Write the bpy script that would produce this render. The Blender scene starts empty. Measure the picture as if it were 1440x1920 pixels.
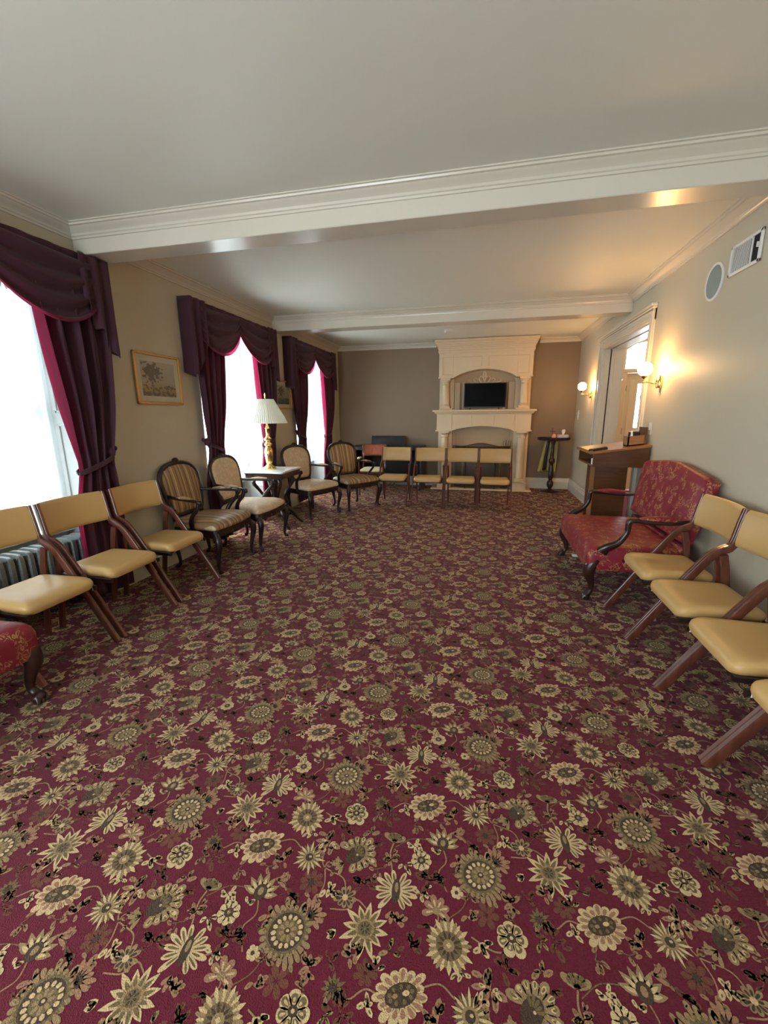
import bpy, math, random
from mathutils import Vector, Matrix
import numpy as np
random.seed(4)
PI = math.pi
C = bpy.context.scene.collection
sin, cos = math.sin, math.cos

# ------------------------------------------------------------------ camera
YAW, PITCH, ROLL = .2288, .225, -.0083
fwd = Vector((-sin(YAW)*cos(PITCH), cos(YAW)*cos(PITCH), -sin(PITCH)))
r0 = Vector((cos(YAW), sin(YAW), 0)); u0 = r0.cross(fwd)
right = cos(ROLL)*r0 + sin(ROLL)*u0; up = -sin(ROLL)*r0 + cos(ROLL)*u0
cam = bpy.data.cameras.new('camera'); camo = bpy.data.objects.new('camera', cam); C.objects.link(camo)
M = Matrix((right, up, -fwd)).transposed().to_4x4(); M.translation = Vector((0, 0, 1.41))
camo.matrix_world = M
cam.sensor_fit = 'HORIZONTAL'; cam.sensor_width = 36; cam.lens = 36*800.13/1440; cam.clip_start = .05
bpy.context.scene.camera = camo

# ------------------------------------------------------------------ light
SKY = 9.0; GLOBE = 48; HALL = 10
vs = bpy.context.scene.view_settings
vs.view_transform = 'Standard'; vs.look = 'None'; vs.gamma = 1; vs.use_curve_mapping = False; vs.exposure = 1.15
w = bpy.data.worlds.new('sky'); bpy.context.scene.world = w; w.use_nodes = True
w.node_tree.nodes['Background'].inputs[0].default_value = (.80, .93, 1, 1)
w.node_tree.nodes['Background'].inputs[1].default_value = SKY

XL, XR, YB, YN, ZC = -2.917, 1.60, 8.557, -2.6, 2.712
FILLW = [(-2.6, -1.0)]     # unseen tall window added behind the camera to brighten the room
WINS = [(-1.3, -.1), (1.36, 2.73), (4.08, 5.42), (6.42, 7.80)]  # first entry is an unseen window added to light the foreground
WX = -3.31       # plane of the windows at the back of the recesses
for a, b in WINS:
    l = bpy.data.lights.new('daylight_portal', 'AREA'); l.shape = 'RECTANGLE'; l.size = b-a; l.size_y = 1.9
    l.cycles.is_portal = True
    o = bpy.data.objects.new('daylight_portal', l); C.objects.link(o)
    o.location = (WX-.09, (a+b)/2, 1.5); o.rotation_euler = (PI/2, 0, -PI/2)
for a, b in FILLW:
    l = bpy.data.lights.new('daylight_portal', 'AREA'); l.shape = 'RECTANGLE'; l.size = b-a; l.size_y = 2.0
    l.cycles.is_portal = True
    o = bpy.data.objects.new('daylight_portal', l); C.objects.link(o)
    o.location = ((a+b)/2, -2.76, 1.4); o.rotation_euler = (PI/2, 0, 0)
l = bpy.data.lights.new('daylight_portal', 'AREA'); l.shape = 'RECTANGLE'; l.size = 1.1; l.size_y = 1.5; l.cycles.is_portal = True
o = bpy.data.objects.new('daylight_portal', l); C.objects.link(o); o.location = (2.93, 8.76, 1.9); o.rotation_euler = (-PI/2, 0, 0)
sun = bpy.data.lights.new('sun', 'SUN'); sun.energy = 20; sun.angle = .01; sun.color = (1, .93, .82)
so = bpy.data.objects.new('sun', sun); C.objects.link(so)
so.rotation_euler = Vector((1.0, -1.15, -2.0)).to_track_quat('-Z', 'Y').to_euler()

# ------------------------------------------------------------------ materials
def lin(c):
    return tuple(((x/255)/12.92 if x/255 <= .04045 else ((x/255+.055)/1.055)**2.4) for x in c)
def mat(name, col, rough=.5, metal=0, bump=0, bscale=40, var=0, coat=0, sheen=0, spec=.5, emis=None):
    m = bpy.data.materials.new(name); m.use_nodes = True; nt = m.node_tree; b = nt.nodes['Principled BSDF']
    col = tuple(col)+(1,)
    b.inputs['Base Color'].default_value = col
    b.inputs['Roughness'].default_value = rough; b.inputs['Metallic'].default_value = metal
    b.inputs['Coat Weight'].default_value = coat; b.inputs['Sheen Weight'].default_value = sheen
    b.inputs['Specular IOR Level'].default_value = spec
    if emis:
        b.inputs['Emission Color'].default_value = tuple(emis[0])+(1,); b.inputs['Emission Strength'].default_value = emis[1]
    tc = nt.nodes.new('ShaderNodeTexCoord')
    n = nt.nodes.new('ShaderNodeTexNoise'); n.inputs['Scale'].default_value = bscale; n.inputs['Detail'].default_value = 4
    nt.links.new(tc.outputs['Object'], n.inputs['Vector'])
    mx = nt.nodes.new('ShaderNodeMix'); mx.data_type = 'RGBA'; mx.blend_type = 'MULTIPLY'; mx.inputs[0].default_value = 1
    mr = nt.nodes.new('ShaderNodeMapRange'); mr.inputs[3].default_value = 1-var; mr.inputs[4].default_value = 1+var
    nt.links.new(n.outputs['Fac'], mr.inputs[0]); mx.inputs[6].default_value = col
    nt.links.new(mr.outputs[0], mx.inputs[7]); nt.links.new(mx.outputs[2], b.inputs['Base Color'])
    if bump:
        bp = nt.nodes.new('ShaderNodeBump'); bp.inputs['Strength'].default_value = bump; bp.inputs['Distance'].default_value = .01
        nt.links.new(n.outputs['Fac'], bp.inputs['Height']); nt.links.new(bp.outputs[0], b.inputs['Normal'])
    return m
def wood(name, c1, c2, rough=.3, scale=(30, 30, 3), coat=.3):
    m = mat(name, c1, rough, coat=coat); nt = m.node_tree; b = nt.nodes['Principled BSDF']
    tc = nt.nodes.new('ShaderNodeTexCoord'); mp = nt.nodes.new('ShaderNodeMapping'); mp.inputs['Scale'].default_value = scale
    n = nt.nodes.new('ShaderNodeTexNoise'); n.inputs['Scale'].default_value = 1.5; n.inputs['Detail'].default_value = 6
    n.inputs['Distortion'].default_value = .6
    cr = nt.nodes.new('ShaderNodeValToRGB'); cr.color_ramp.elements[0].color = tuple(c1)+(1,); cr.color_ramp.elements[1].color = tuple(c2)+(1,)
    cr.color_ramp.elements[0].position = .35; cr.color_ramp.elements[1].position = .65
    for a, c in ((tc.outputs['Object'], mp.inputs[0]), (mp.outputs[0], n.inputs['Vector']), (n.outputs['Fac'], cr.inputs[0]), (cr.outputs[0], b.inputs['Base Color'])):
        nt.links.new(a, c)
    return m
def cloth(name, col, trans, tw, rough=.8, alpha=0, sheen=.3):
    """fabric that lets some light through"""
    m = mat(name, col, rough, sheen=sheen, bump=.15, bscale=120, var=.08); nt = m.node_tree; b = nt.nodes['Principled BSDF']; out = nt.nodes['Material Output']
    t = nt.nodes.new('ShaderNodeBsdfTranslucent'); t.inputs[0].default_value = tuple(trans)+(1,)
    ms = nt.nodes.new('ShaderNodeMixShader'); ms.inputs[0].default_value = tw
    nt.links.new(b.outputs[0], ms.inputs[1]); nt.links.new(t.outputs[0], ms.inputs[2])
    last = ms
    if alpha:
        tr = nt.nodes.new('ShaderNodeBsdfTransparent'); m2 = nt.nodes.new('ShaderNodeMixShader'); m2.inputs[0].default_value = alpha
        nt.links.new(ms.outputs[0], m2.inputs[1]); nt.links.new(tr.outputs[0], m2.inputs[2]); last = m2
    nt.links.new(last.outputs[0], out.inputs[0])
    return m
def ramp_mat(name, build, rough=.6, sheen=0):
    m = mat(name, (.5, .5, .5), rough, sheen=sheen); nt = m.node_tree
    build(nt, nt.nodes['Principled BSDF']); return m

WALL = mat('wall_paint_sage', (.55, .49, .37), .5, bump=.03, bscale=200, var=.01, spec=.35)
WALLB = mat('wall_paint_taupe', (.245, .165, .098), .5, bump=.03, bscale=200, var=.01)
CEIL = mat('ceiling_paint', (.76, .76, .68), .5, bump=.02, bscale=150, var=.01)
TRIM = mat('trim_gloss', (.66, .61, .51), .25, var=.01)
WHITE = mat('white_paint', (.75, .76, .74), .35, var=.01)
PEACH = mat('hall_paint', (.72, .56, .38), .5, var=.01)
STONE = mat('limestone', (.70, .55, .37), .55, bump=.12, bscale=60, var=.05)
STONE2 = mat('limestone_shaded', (.50, .37, .23), .6, bump=.12, bscale=60, var=.05)  # darker limestone copy, shade of the recesses put into the colour
WOODC = wood('mahogany_chair', (.085, .023, .013), (.14, .042, .024), .28)
WOODD = wood('dark_carved_wood', (.012, .005, .004), (.026, .009, .006), .38, coat=.1)
WOODL = wood('oak_lectern', (.28, .115, .035), (.38, .17, .055), .35, (4, 30, 30))
WOODLD = wood('oak_lectern_shaded', (.090, .032, .008), (.125, .047, .012), .35, (4, 30, 30))  # darker oak copy, shade of the sides and insides put into the colour
WOODT = wood('table_wood', (.022, .008, .006), (.04, .014, .009), .3, coat=.1)
VINYL = mat('tan_vinyl', (.57, .355, .135), .38, bump=.08, bscale=350, var=.03)
BLACK = mat('black_plastic', (.012, .012, .014), .35)
BLACKM = mat('black_matte', (.006, .006, .006), .7)
SCREEN = mat('tv_screen', (.003, .003, .004), .35, spec=.04)
BRASS = mat('brass', (.80, .52, .18), .2, 1)
GOLDF = mat('gold_frame', (.62, .34, .12), .35, .6, bump=.1, bscale=60, var=.1)
MARBLE = mat('marble', (.72, .72, .70), .15, bscale=6, var=.12)
RADM = mat('silver_radiator', (.17, .19, .20), .42, .35, bump=.2, bscale=90, var=.45)
CURT = cloth('plum_curtain', (.055, .012, .026), (.8, .06, .26), .07, sheen=.1)
SHEER = cloth('white_sheer', (.85, .88, .86), (.78, .82, .82), .6, alpha=.03, sheen=0)
SHEER1 = cloth('dimmed_white_sheer', (.85, .88, .86), (.19, .20, .20), .6, alpha=.008, sheen=0)  # same sheer, transmission colour darkened to hold back the near window's brightness
SHADE = cloth('lampshade_pleated', (.80, .80, .74), (.85, .8, .7), .35, sheen=0)
YCLOTH = cloth('yellow_cloth', (.52, .45, .16), (.6, .5, .1), .15)
GREYMESH = mat('screen_mesh', (.17, .14, .11), .5, .3, bscale=300, var=.3)
nt = GREYMESH.node_tree; tr = nt.nodes.new('ShaderNodeBsdfTransparent'); ms = nt.nodes.new('ShaderNodeMixShader'); ms.inputs[0].default_value = .62
nt.links.new(nt.nodes['Principled BSDF'].outputs[0], ms.inputs[1]); nt.links.new(tr.outputs[0], ms.inputs[2]); nt.links.new(ms.outputs[0], nt.nodes['Material Output'].inputs[0])
PAPER = mat('paper', (.8, .8, .78), .7)
PINK = mat('pink_wax', (.75, .33, .28), .5)
GREYW = mat('grille_cloth', (.26, .31, .29), .7, bump=.2, bscale=400)
TISSUE = mat('tissue_box_card', (.55, .52, .60), .6, bscale=20, var=.25)
REDWOOD = wood('red_bentwood', (.25, .055, .03), (.33, .085, .045), .3)
CREAMV = mat('cream_vinyl', (.66, .60, .38), .5, var=.04)
GLOBEM = mat('lit_globe', (1, .9, .75), .4, emis=((1, .55, .20), GLOBE))
HALLM = mat('hall_fill_glow', (1, .9, .75), .4, emis=((1, .68, .38), HALL))  # glow of the globe added to brighten the hall
FROST = mat('frosted_glass', (.85, .80, .72), .4)

CURTE = cloth('plum_curtain_hem', (.10, .02, .045), (1, .20, .42), .46, sheen=.1)
m = mat('window_glass', (1, 1, 1), .05); nt = m.node_tree
tr = nt.nodes.new('ShaderNodeBsdfTransparent'); ms = nt.nodes.new('ShaderNodeMixShader'); ms.inputs[0].default_value = .94
nt.links.new(nt.nodes['Principled BSDF'].outputs[0], ms.inputs[1]); nt.links.new(tr.outputs[0], ms.inputs[2]); nt.links.new(ms.outputs[0], nt.nodes['Material Output'].inputs[0])
GLASS = m

def stripes(nt, b):
    tc = nt.nodes.new('ShaderNodeTexCoord'); sx = nt.nodes.new('ShaderNodeSeparateXYZ'); nt.links.new(tc.outputs['Object'], sx.inputs[0])
    mu = nt.nodes.new('ShaderNodeMath'); mu.operation = 'MULTIPLY'; mu.inputs[1].default_value = 5.2
    ad = nt.nodes.new('ShaderNodeMath'); ad.operation = 'ADD'; ad.inputs[1].default_value = 20.3
    fr = nt.nodes.new('ShaderNodeMath'); fr.operation = 'FRACT'
    nt.links.new(sx.outputs[0], mu.inputs[0]); nt.links.new(mu.outputs[0], ad.inputs[0]); nt.links.new(ad.outputs[0], fr.inputs[0])
    cr = nt.nodes.new('ShaderNodeValToRGB'); nt.links.new(fr.outputs[0], cr.inputs[0]); cr.color_ramp.interpolation = 'CONSTANT'
    e = cr.color_ramp.elements
    cols = [(0, (.36, .22, .10)), (.16, (.19, .10, .05)), (.26, (.46, .33, .18)), (.34, (.27, .155, .07)), (.5, (.14, .085, .05)), (.58, (.37, .23, .10)), (.7, (.56, .44, .28)), (.76, (.29, .17, .08)), (.92, (.16, .095, .05))]
    e[0].color = cols[0][1]+(1,); e[1].position = cols[1][0]; e[1].color = cols[1][1]+(1,)
    for p, c in cols[2:]:
        x = e.new(p); x.color = c+(1,)
    nt.links.new(cr.outputs[0], b.inputs['Base Color'])
STRIPE = ramp_mat('striped_silk', stripes, .38)
def ivory(nt, b):
    tc = nt.nodes.new('ShaderNodeTexCoord'); v = nt.nodes.new('ShaderNodeTexVoronoi'); v.inputs['Scale'].default_value = 26
    n = nt.nodes.new('ShaderNodeTexNoise'); n.inputs['Scale'].default_value = 30; n.inputs['Detail'].default_value = 3
    mx = nt.nodes.new('ShaderNodeMath'); mx.operation = 'MULTIPLY'
    nt.links.new(tc.outputs['Object'], v.inputs['Vector']); nt.links.new(tc.outputs['Object'], n.inputs['Vector'])
    nt.links.new(v.outputs['Distance'], mx.inputs[0]); nt.links.new(n.outputs['Fac'], mx.inputs[1])
    cr = nt.nodes.new('ShaderNodeValToRGB'); nt.links.new(mx.outputs[0], cr.inputs[0])
    cr.color_ramp.elements[0].position = .12; cr.color_ramp.elements[1].position = .3
    cr.color_ramp.elements[0].color = (.66, .52, .36, 1); cr.color_ramp.elements[1].color = (.58, .42, .27, 1)
    nt.links.new(cr.outputs[0], b.inputs['Base Color'])
IVORY = ramp_mat('ivory_damask', ivory, .6)
def damask(nt, b):
    tc = nt.nodes.new('ShaderNodeTexCoord')
    w_ = nt.nodes.new('ShaderNodeTexNoise'); w_.inputs['Scale'].default_value = 14; w_.inputs['Detail'].default_value = 2
    mx = nt.nodes.new('ShaderNodeVectorMath'); mx.operation = 'SCALE'; mx.inputs['Scale'].default_value = .10
    ad = nt.nodes.new('ShaderNodeVectorMath'); ad.operation = 'ADD'
    nt.links.new(tc.outputs['Object'], w_.inputs['Vector']); nt.links.new(w_.outputs['Color'], mx.inputs[0])
    nt.links.new(tc.outputs['Object'], ad.inputs[0]); nt.links.new(mx.outputs[0], ad.inputs[1])
    v = nt.nodes.new('ShaderNodeTexVoronoi'); v.inputs['Scale'].default_value = 34; v.feature = 'SMOOTH_F1'
    nt.links.new(ad.outputs[0], v.inputs['Vector'])
    n = nt.nodes.new('ShaderNodeTexNoise'); n.inputs['Scale'].default_value = 15; n.inputs['Detail'].default_value = 2
    nt.links.new(tc.outputs['Object'], n.inputs['Vector'])
    w2 = nt.nodes.new('ShaderNodeMath'); w2.operation = 'MULTIPLY'; w2.inputs[1].default_value = 26
    s = nt.nodes.new('ShaderNodeMath'); s.operation = 'SINE'
    nt.links.new(v.outputs['Distance'], w2.inputs[0]); nt.links.new(w2.outputs[0], s.inputs[0])
    th = nt.nodes.new('ShaderNodeMapRange'); th.inputs[1].default_value = .25; th.inputs[2].default_value = .55
    nt.links.new(s.outputs[0], th.inputs[0])
    t2 = nt.nodes.new('ShaderNodeMapRange'); t2.inputs[1].default_value = .49; t2.inputs[2].default_value = .57
    nt.links.new(n.outputs['Fac'], t2.inputs[0])
    mu = nt.nodes.new('ShaderNodeMath'); mu.operation = 'MULTIPLY'; nt.links.new(th.outputs[0], mu.inputs[0]); nt.links.new(t2.outputs[0], mu.inputs[1])
    mc = nt.nodes.new('ShaderNodeMix'); mc.data_type = 'RGBA'; mc.inputs[6].default_value = (.23, .012, .028, 1); mc.inputs[7].default_value = (.42, .22, .08, 1)
    nt.links.new(mu.outputs[0], mc.inputs[0]); nt.links.new(mc.outputs[2], b.inputs['Base Color'])
DAMASK = ramp_mat('red_gold_damask', damask, .48)
def picture(nt, b, green=0):
    tc = nt.nodes.new('ShaderNodeTexCoord'); sp = nt.nodes.new('ShaderNodeSeparateXYZ'); nt.links.new(tc.outputs['Generated'], sp.inputs[0])
    def math_(op, a, c):
        q = nt.nodes.new('ShaderNodeMath'); q.operation = op
        for i, x in enumerate((a, c)):
            if isinstance(x, (int, float)): q.inputs[i].default_value = x
            elif x is not None: nt.links.new(x, q.inputs[i])
        return q.outputs[0]
    n = nt.nodes.new('ShaderNodeTexNoise'); n.inputs['Scale'].default_value = 9; n.inputs['Detail'].default_value = 8; nt.links.new(tc.outputs['Generated'], n.inputs['Vector'])
    y, z = sp.outputs[1], sp.outputs[2]
    # tree: distance to a blob at the upper left, disturbed by noise
    dy = math_('SUBTRACT', y, .30); dz = math_('SUBTRACT', z, .68)
    d = math_('SQRT', math_('ADD', math_('MULTIPLY', dy, dy), math_('MULTIPLY', dz, dz)), 0)
    d = math_('ADD', d, math_('MULTIPLY', math_('SUBTRACT', n.outputs['Fac'], .5), .9))
    tree = math_('LESS_THAN', d, .25)
    trunk = math_('MULTIPLY', math_('LESS_THAN', math_('ABSOLUTE', math_('SUBTRACT', math_('ADD', y, math_('MULTIPLY', n.outputs['Fac'], .2)), .40), 0), .018), math_('LESS_THAN', z, .6))
    bank = math_('LESS_THAN', math_('ADD', z, math_('MULTIPLY', n.outputs['Fac'], .35)), .52)
    cr = nt.nodes.new('ShaderNodeValToRGB'); nt.links.new(z, cr.inputs[0]); e = cr.color_ramp.elements
    e[0].color = (.20, .15, .07, 1) if not green else (.06, .10, .05, 1); e[1].color = (.38, .35, .27, 1)
    x = e.new(.25); x.color = (.27, .22, .12, 1) if not green else (.10, .14, .08, 1)
    x = e.new(.4); x.color = (.30, .28, .22, 1)
    dark = math_('MAXIMUM', math_('MAXIMUM', tree, trunk), math_('MULTIPLY', bank, math_('GREATER_THAN', n.outputs['Fac'], .5)))
    mc = nt.nodes.new('ShaderNodeMix'); mc.data_type = 'RGBA'; mc.inputs[7].default_value = (.085, .075, .065, 1) if not green else (.03, .05, .03, 1)
    nt.links.new(math_('MULTIPLY', dark, .85), mc.inputs[0]); nt.links.new(cr.outputs[0], mc.inputs[6]); nt.links.new(mc.outputs[2], b.inputs['Base Color'])
PRINT1 = ramp_mat('landscape_print', picture, .3)
PRINT2 = ramp_mat('green_landscape_print', lambda nt, b: picture(nt, b, 1), .3)
MATB = mat('mat_board', (.50, .47, .36), .6)
# carpet yarns
def yarn(name, c): return mat(name, c, .95, bump=.6, bscale=260, var=.35, spec=.1, sheen=.10)
YG = yarn('carpet_maroon', (.130, .012, .026))
YC = yarn('carpet_cream', (.60, .43, .225))
YT = yarn('carpet_tan', (.31, .205, .10))
YO = yarn('carpet_olive', (.175, .12, .055))
YD = yarn('carpet_brown', (.075, .045, .028))
YP = yarn('carpet_rose_tan', (.34, .175, .10))
YM = yarn('carpet_dim', (.16, .055, .035))

# ------------------------------------------------------------------ mesh helpers
class MB:
    def __init__(s): s.v = []; s.f = []; s.mi = []; s.mats = []; s.cur = 0
    def use(s, m):
        if m not in s.mats: s.mats.append(m)
        s.cur = s.mats.index(m); return s
    def add(s, vs, fs):
        o = len(s.v); s.v += [tuple(v) for v in vs]; s.f += [tuple(o+i for i in f) for f in fs]; s.mi += [s.cur]*len(fs); return s
    def box(s, x0, x1, y0, y1, z0, z1, b=0):
        if x0 > x1: x0, x1 = x1, x0
        if y0 > y1: y0, y1 = y1, y0
        if z0 > z1: z0, z1 = z1, z0
        b = min(b, (x1-x0)*.45, (y1-y0)*.45, (z1-z0)*.45)
        if b <= 0:
            return s.add([(x, y, z) for x in (x0, x1) for y in (y0, y1) for z in (z0, z1)],
                  [(0, 1, 3, 2), (4, 6, 7, 5), (0, 4, 5, 1), (2, 3, 7, 6), (0, 2, 6, 4), (1, 5, 7, 3)])
        # bevelled box: octagonal rings
        def ring(i, z): return [(x0+i, y0, z), (x1-i, y0, z), (x1, y0+i, z), (x1, y1-i, z), (x1-i, y1, z), (x0+i, y1, z), (x0, y1-i, z), (x0, y0+i, z)]
        R = [[(x0+b if x == x0 else x1-b if x == x1 else x, y0+b if y == y0 else y1-b if y == y1 else y, z) for x, y, z in ring(b, z0)],
             ring(b, z0+b), ring(b, z1-b),
             [(x0+b if x == x0 else x1-b if x == x1 else x, y0+b if y == y0 else y1-b if y == y1 else y, z) for x, y, z in ring(b, z1)]]
        return s.rings(R)
    def rings(s, R, closed=True, cap=True):
        n = len(R[0]); vs = [p for r in R for p in r]; fs = []
        for k in range(len(R)-1):
            for i in range(n if closed else n-1):
                j = (i+1) % n; fs.append((k*n+i, k*n+j, (k+1)*n+j, (k+1)*n+i))
        if cap and closed:
            fs.append(tuple(range(n))[::-1]); fs.append(tuple((len(R)-1)*n+i for i in range(n)))
        return s.add(vs, fs)
    def prism(s, poly, f0, f1):
        """poly: list of 2d points, f0/f1 map a 2d point to 3d"""
        return s.rings([[f0(*p) for p in poly], [f1(*p) for p in poly]])
    def lathe(s, prof, c=(0, 0, 0), n=20, sq=1):
        R = [[(c[0]+r*cos(2*PI*i/n), c[1]+r*sin(2*PI*i/n)*sq, c[2]+z) for i in range(n)] for r, z in prof]
        return s.rings(R)
    def tube(s, path, rad, n=8, side=None, rect=False, cap=True):
        """rad: number, (a,b) or list of them; a along side, b along the other axis"""
        P = [Vector(p) for p in path]; R = []
        prev = None
        for i, p in enumerate(P):
            t = (P[min(i+1, len(P)-1)]-P[max(i-1, 0)]).normalized()
            ref = Vector(side) if side is not None else (prev if prev is not None else (Vector((1, 0, 0)) if abs(t.x) < .9 else Vector((0, 1, 0))))
            a = (ref-t*ref.dot(t)).normalized(); b = t.cross(a); prev = a
            rr = rad[i] if isinstance(rad, list) else rad
            ra, rb = rr if isinstance(rr, tuple) else (rr, rr)
            if rect:
                k = .72; pts = [(1, k), (k, 1), (-k, 1), (-1, k), (-1, -k), (-k, -1), (k, -1), (1, -k)]
                R.append([p+a*ra*x+b*rb*y for x, y in pts])
            else:
                R.append([p+a*ra*cos(2*PI*j/n)+b*rb*sin(2*PI*j/n) for j in range(n)])
        return s.rings(R, cap=cap)
    def grid(s, fn, nu, nv, thick=0):
        vs = [fn(i/nu, j/nv) for j in range(nv+1) for i in range(nu+1)]
        fs = [(j*(nu+1)+i, j*(nu+1)+i+1, (j+1)*(nu+1)+i+1, (j+1)*(nu+1)+i) for j in range(nv) for i in range(nu)]
        return s.add(vs, fs)
    def loft(s, outline, rings, mp, c=(0, 0)):
        """concentric copies of an outline: rings = [(scale, d)], mp maps (u, w, d) to 3d"""
        return s.rings([[mp(c[0]+(u-c[0])*k, c[1]+(w_-c[1])*k, d) for u, w_ in outline] for k, d in rings])
    def sphere(s, c, r, n=16, m=10, sc=(1, 1, 1)):
        R = []
        for j in range(m+1):
            a = -PI/2+PI*j/m; rr = max(cos(a), .02)
            R.append([(c[0]+r*sc[0]*rr*cos(2*PI*i/n), c[1]+r*sc[1]*rr*sin(2*PI*i/n), c[2]+r*sc[2]*sin(a)) for i in range(n)])
        return s.rings(R)
    def build(s, name, m=None, parent=None, smooth=35, solid=0):
        me = bpy.data.meshes.new(name); me.from_pydata(s.v, [], s.f)
        for x in (s.mats or [m]): me.materials.append(x)
        if s.mats: me.polygons.foreach_set('material_index', s.mi)
        import bmesh
        b = bmesh.new(); b.from_mesh(me); bmesh.ops.recalc_face_normals(b, faces=b.faces); b.to_mesh(me); b.free()
        if smooth:
            me.shade_smooth(); me.set_sharp_from_angle(angle=math.radians(smooth))
        o = bpy.data.objects.new(name, me); C.objects.link(o)
        if parent: o.parent = parent
        if solid:
            md = o.modifiers.new('thickness', 'SOLIDIFY'); md.thickness = solid
        return o
def tag(o, label, cat, group=None):
    o['label'] = label; o['category'] = cat
    if group: o['group'] = group
    return o
def thing(name, label, cat, loc=(0, 0, 0), rz=0, group=None):
    o = bpy.data.objects.new(name, None); C.objects.link(o); o.location = loc; o.rotation_euler = (0, 0, rz); o.empty_display_size = .1
    return tag(o, label, cat, group)
def struct(o): o['kind'] = 'structure'; return o
def dup(root, loc, rz, label):
    r = root.copy(); C.objects.link(r); r.location = loc; r.rotation_euler = (0, 0, rz); r['label'] = label
    for ch in [o for o in C.objects if o.parent == root]:
        c = ch.copy(); C.objects.link(c); c.parent = r
        for g in [o for o in C.objects if o.parent == ch]:
            d = g.copy(); C.objects.link(d); d.parent = c
    return r
def rounded(pts, r, n=5):
    out = []; N = len(pts)
    for i in range(N):
        p0, p, p1 = Vector(pts[i-1]), Vector(pts[i]), Vector(pts[(i+1) % N])
        rr = r[i] if isinstance(r, (list, tuple)) else r
        a = p+(p0-p).normalized()*rr; b = p+(p1-p).normalized()*rr
        for k in range(n+1):
            t = k/n; q = a*(1-t)**2+p*2*t*(1-t)+b*t*t; out.append((q.x, q.y))
    return out
def smoothpath(pts, n=6):
    """Catmull-Rom through the points"""
    P = [Vector(p) for p in pts]; P = [2*P[0]-P[1]]+P+[2*P[-1]-P[-2]]; out = []
    for i in range(1, len(P)-2):
        for k in range(n):
            t = k/n; a, b, c, d = P[i-1:i+3]
            out.append(.5*((2*b)+(c-a)*t+(2*a-5*b+4*c-d)*t*t+(3*b-3*c+d-a)*t**3))
    out.append(P[-2]); return out
def interp(xs, n):
    out = []
    for i in range(len(xs)-1):
        for k in range(n):
            t = k/n; a, b = xs[i], xs[i+1]
            out.append(tuple(p+(q-p)*t for p, q in zip(a, b)) if isinstance(a, tuple) else a+(b-a)*t)
    out.append(xs[-1]); return out

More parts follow.
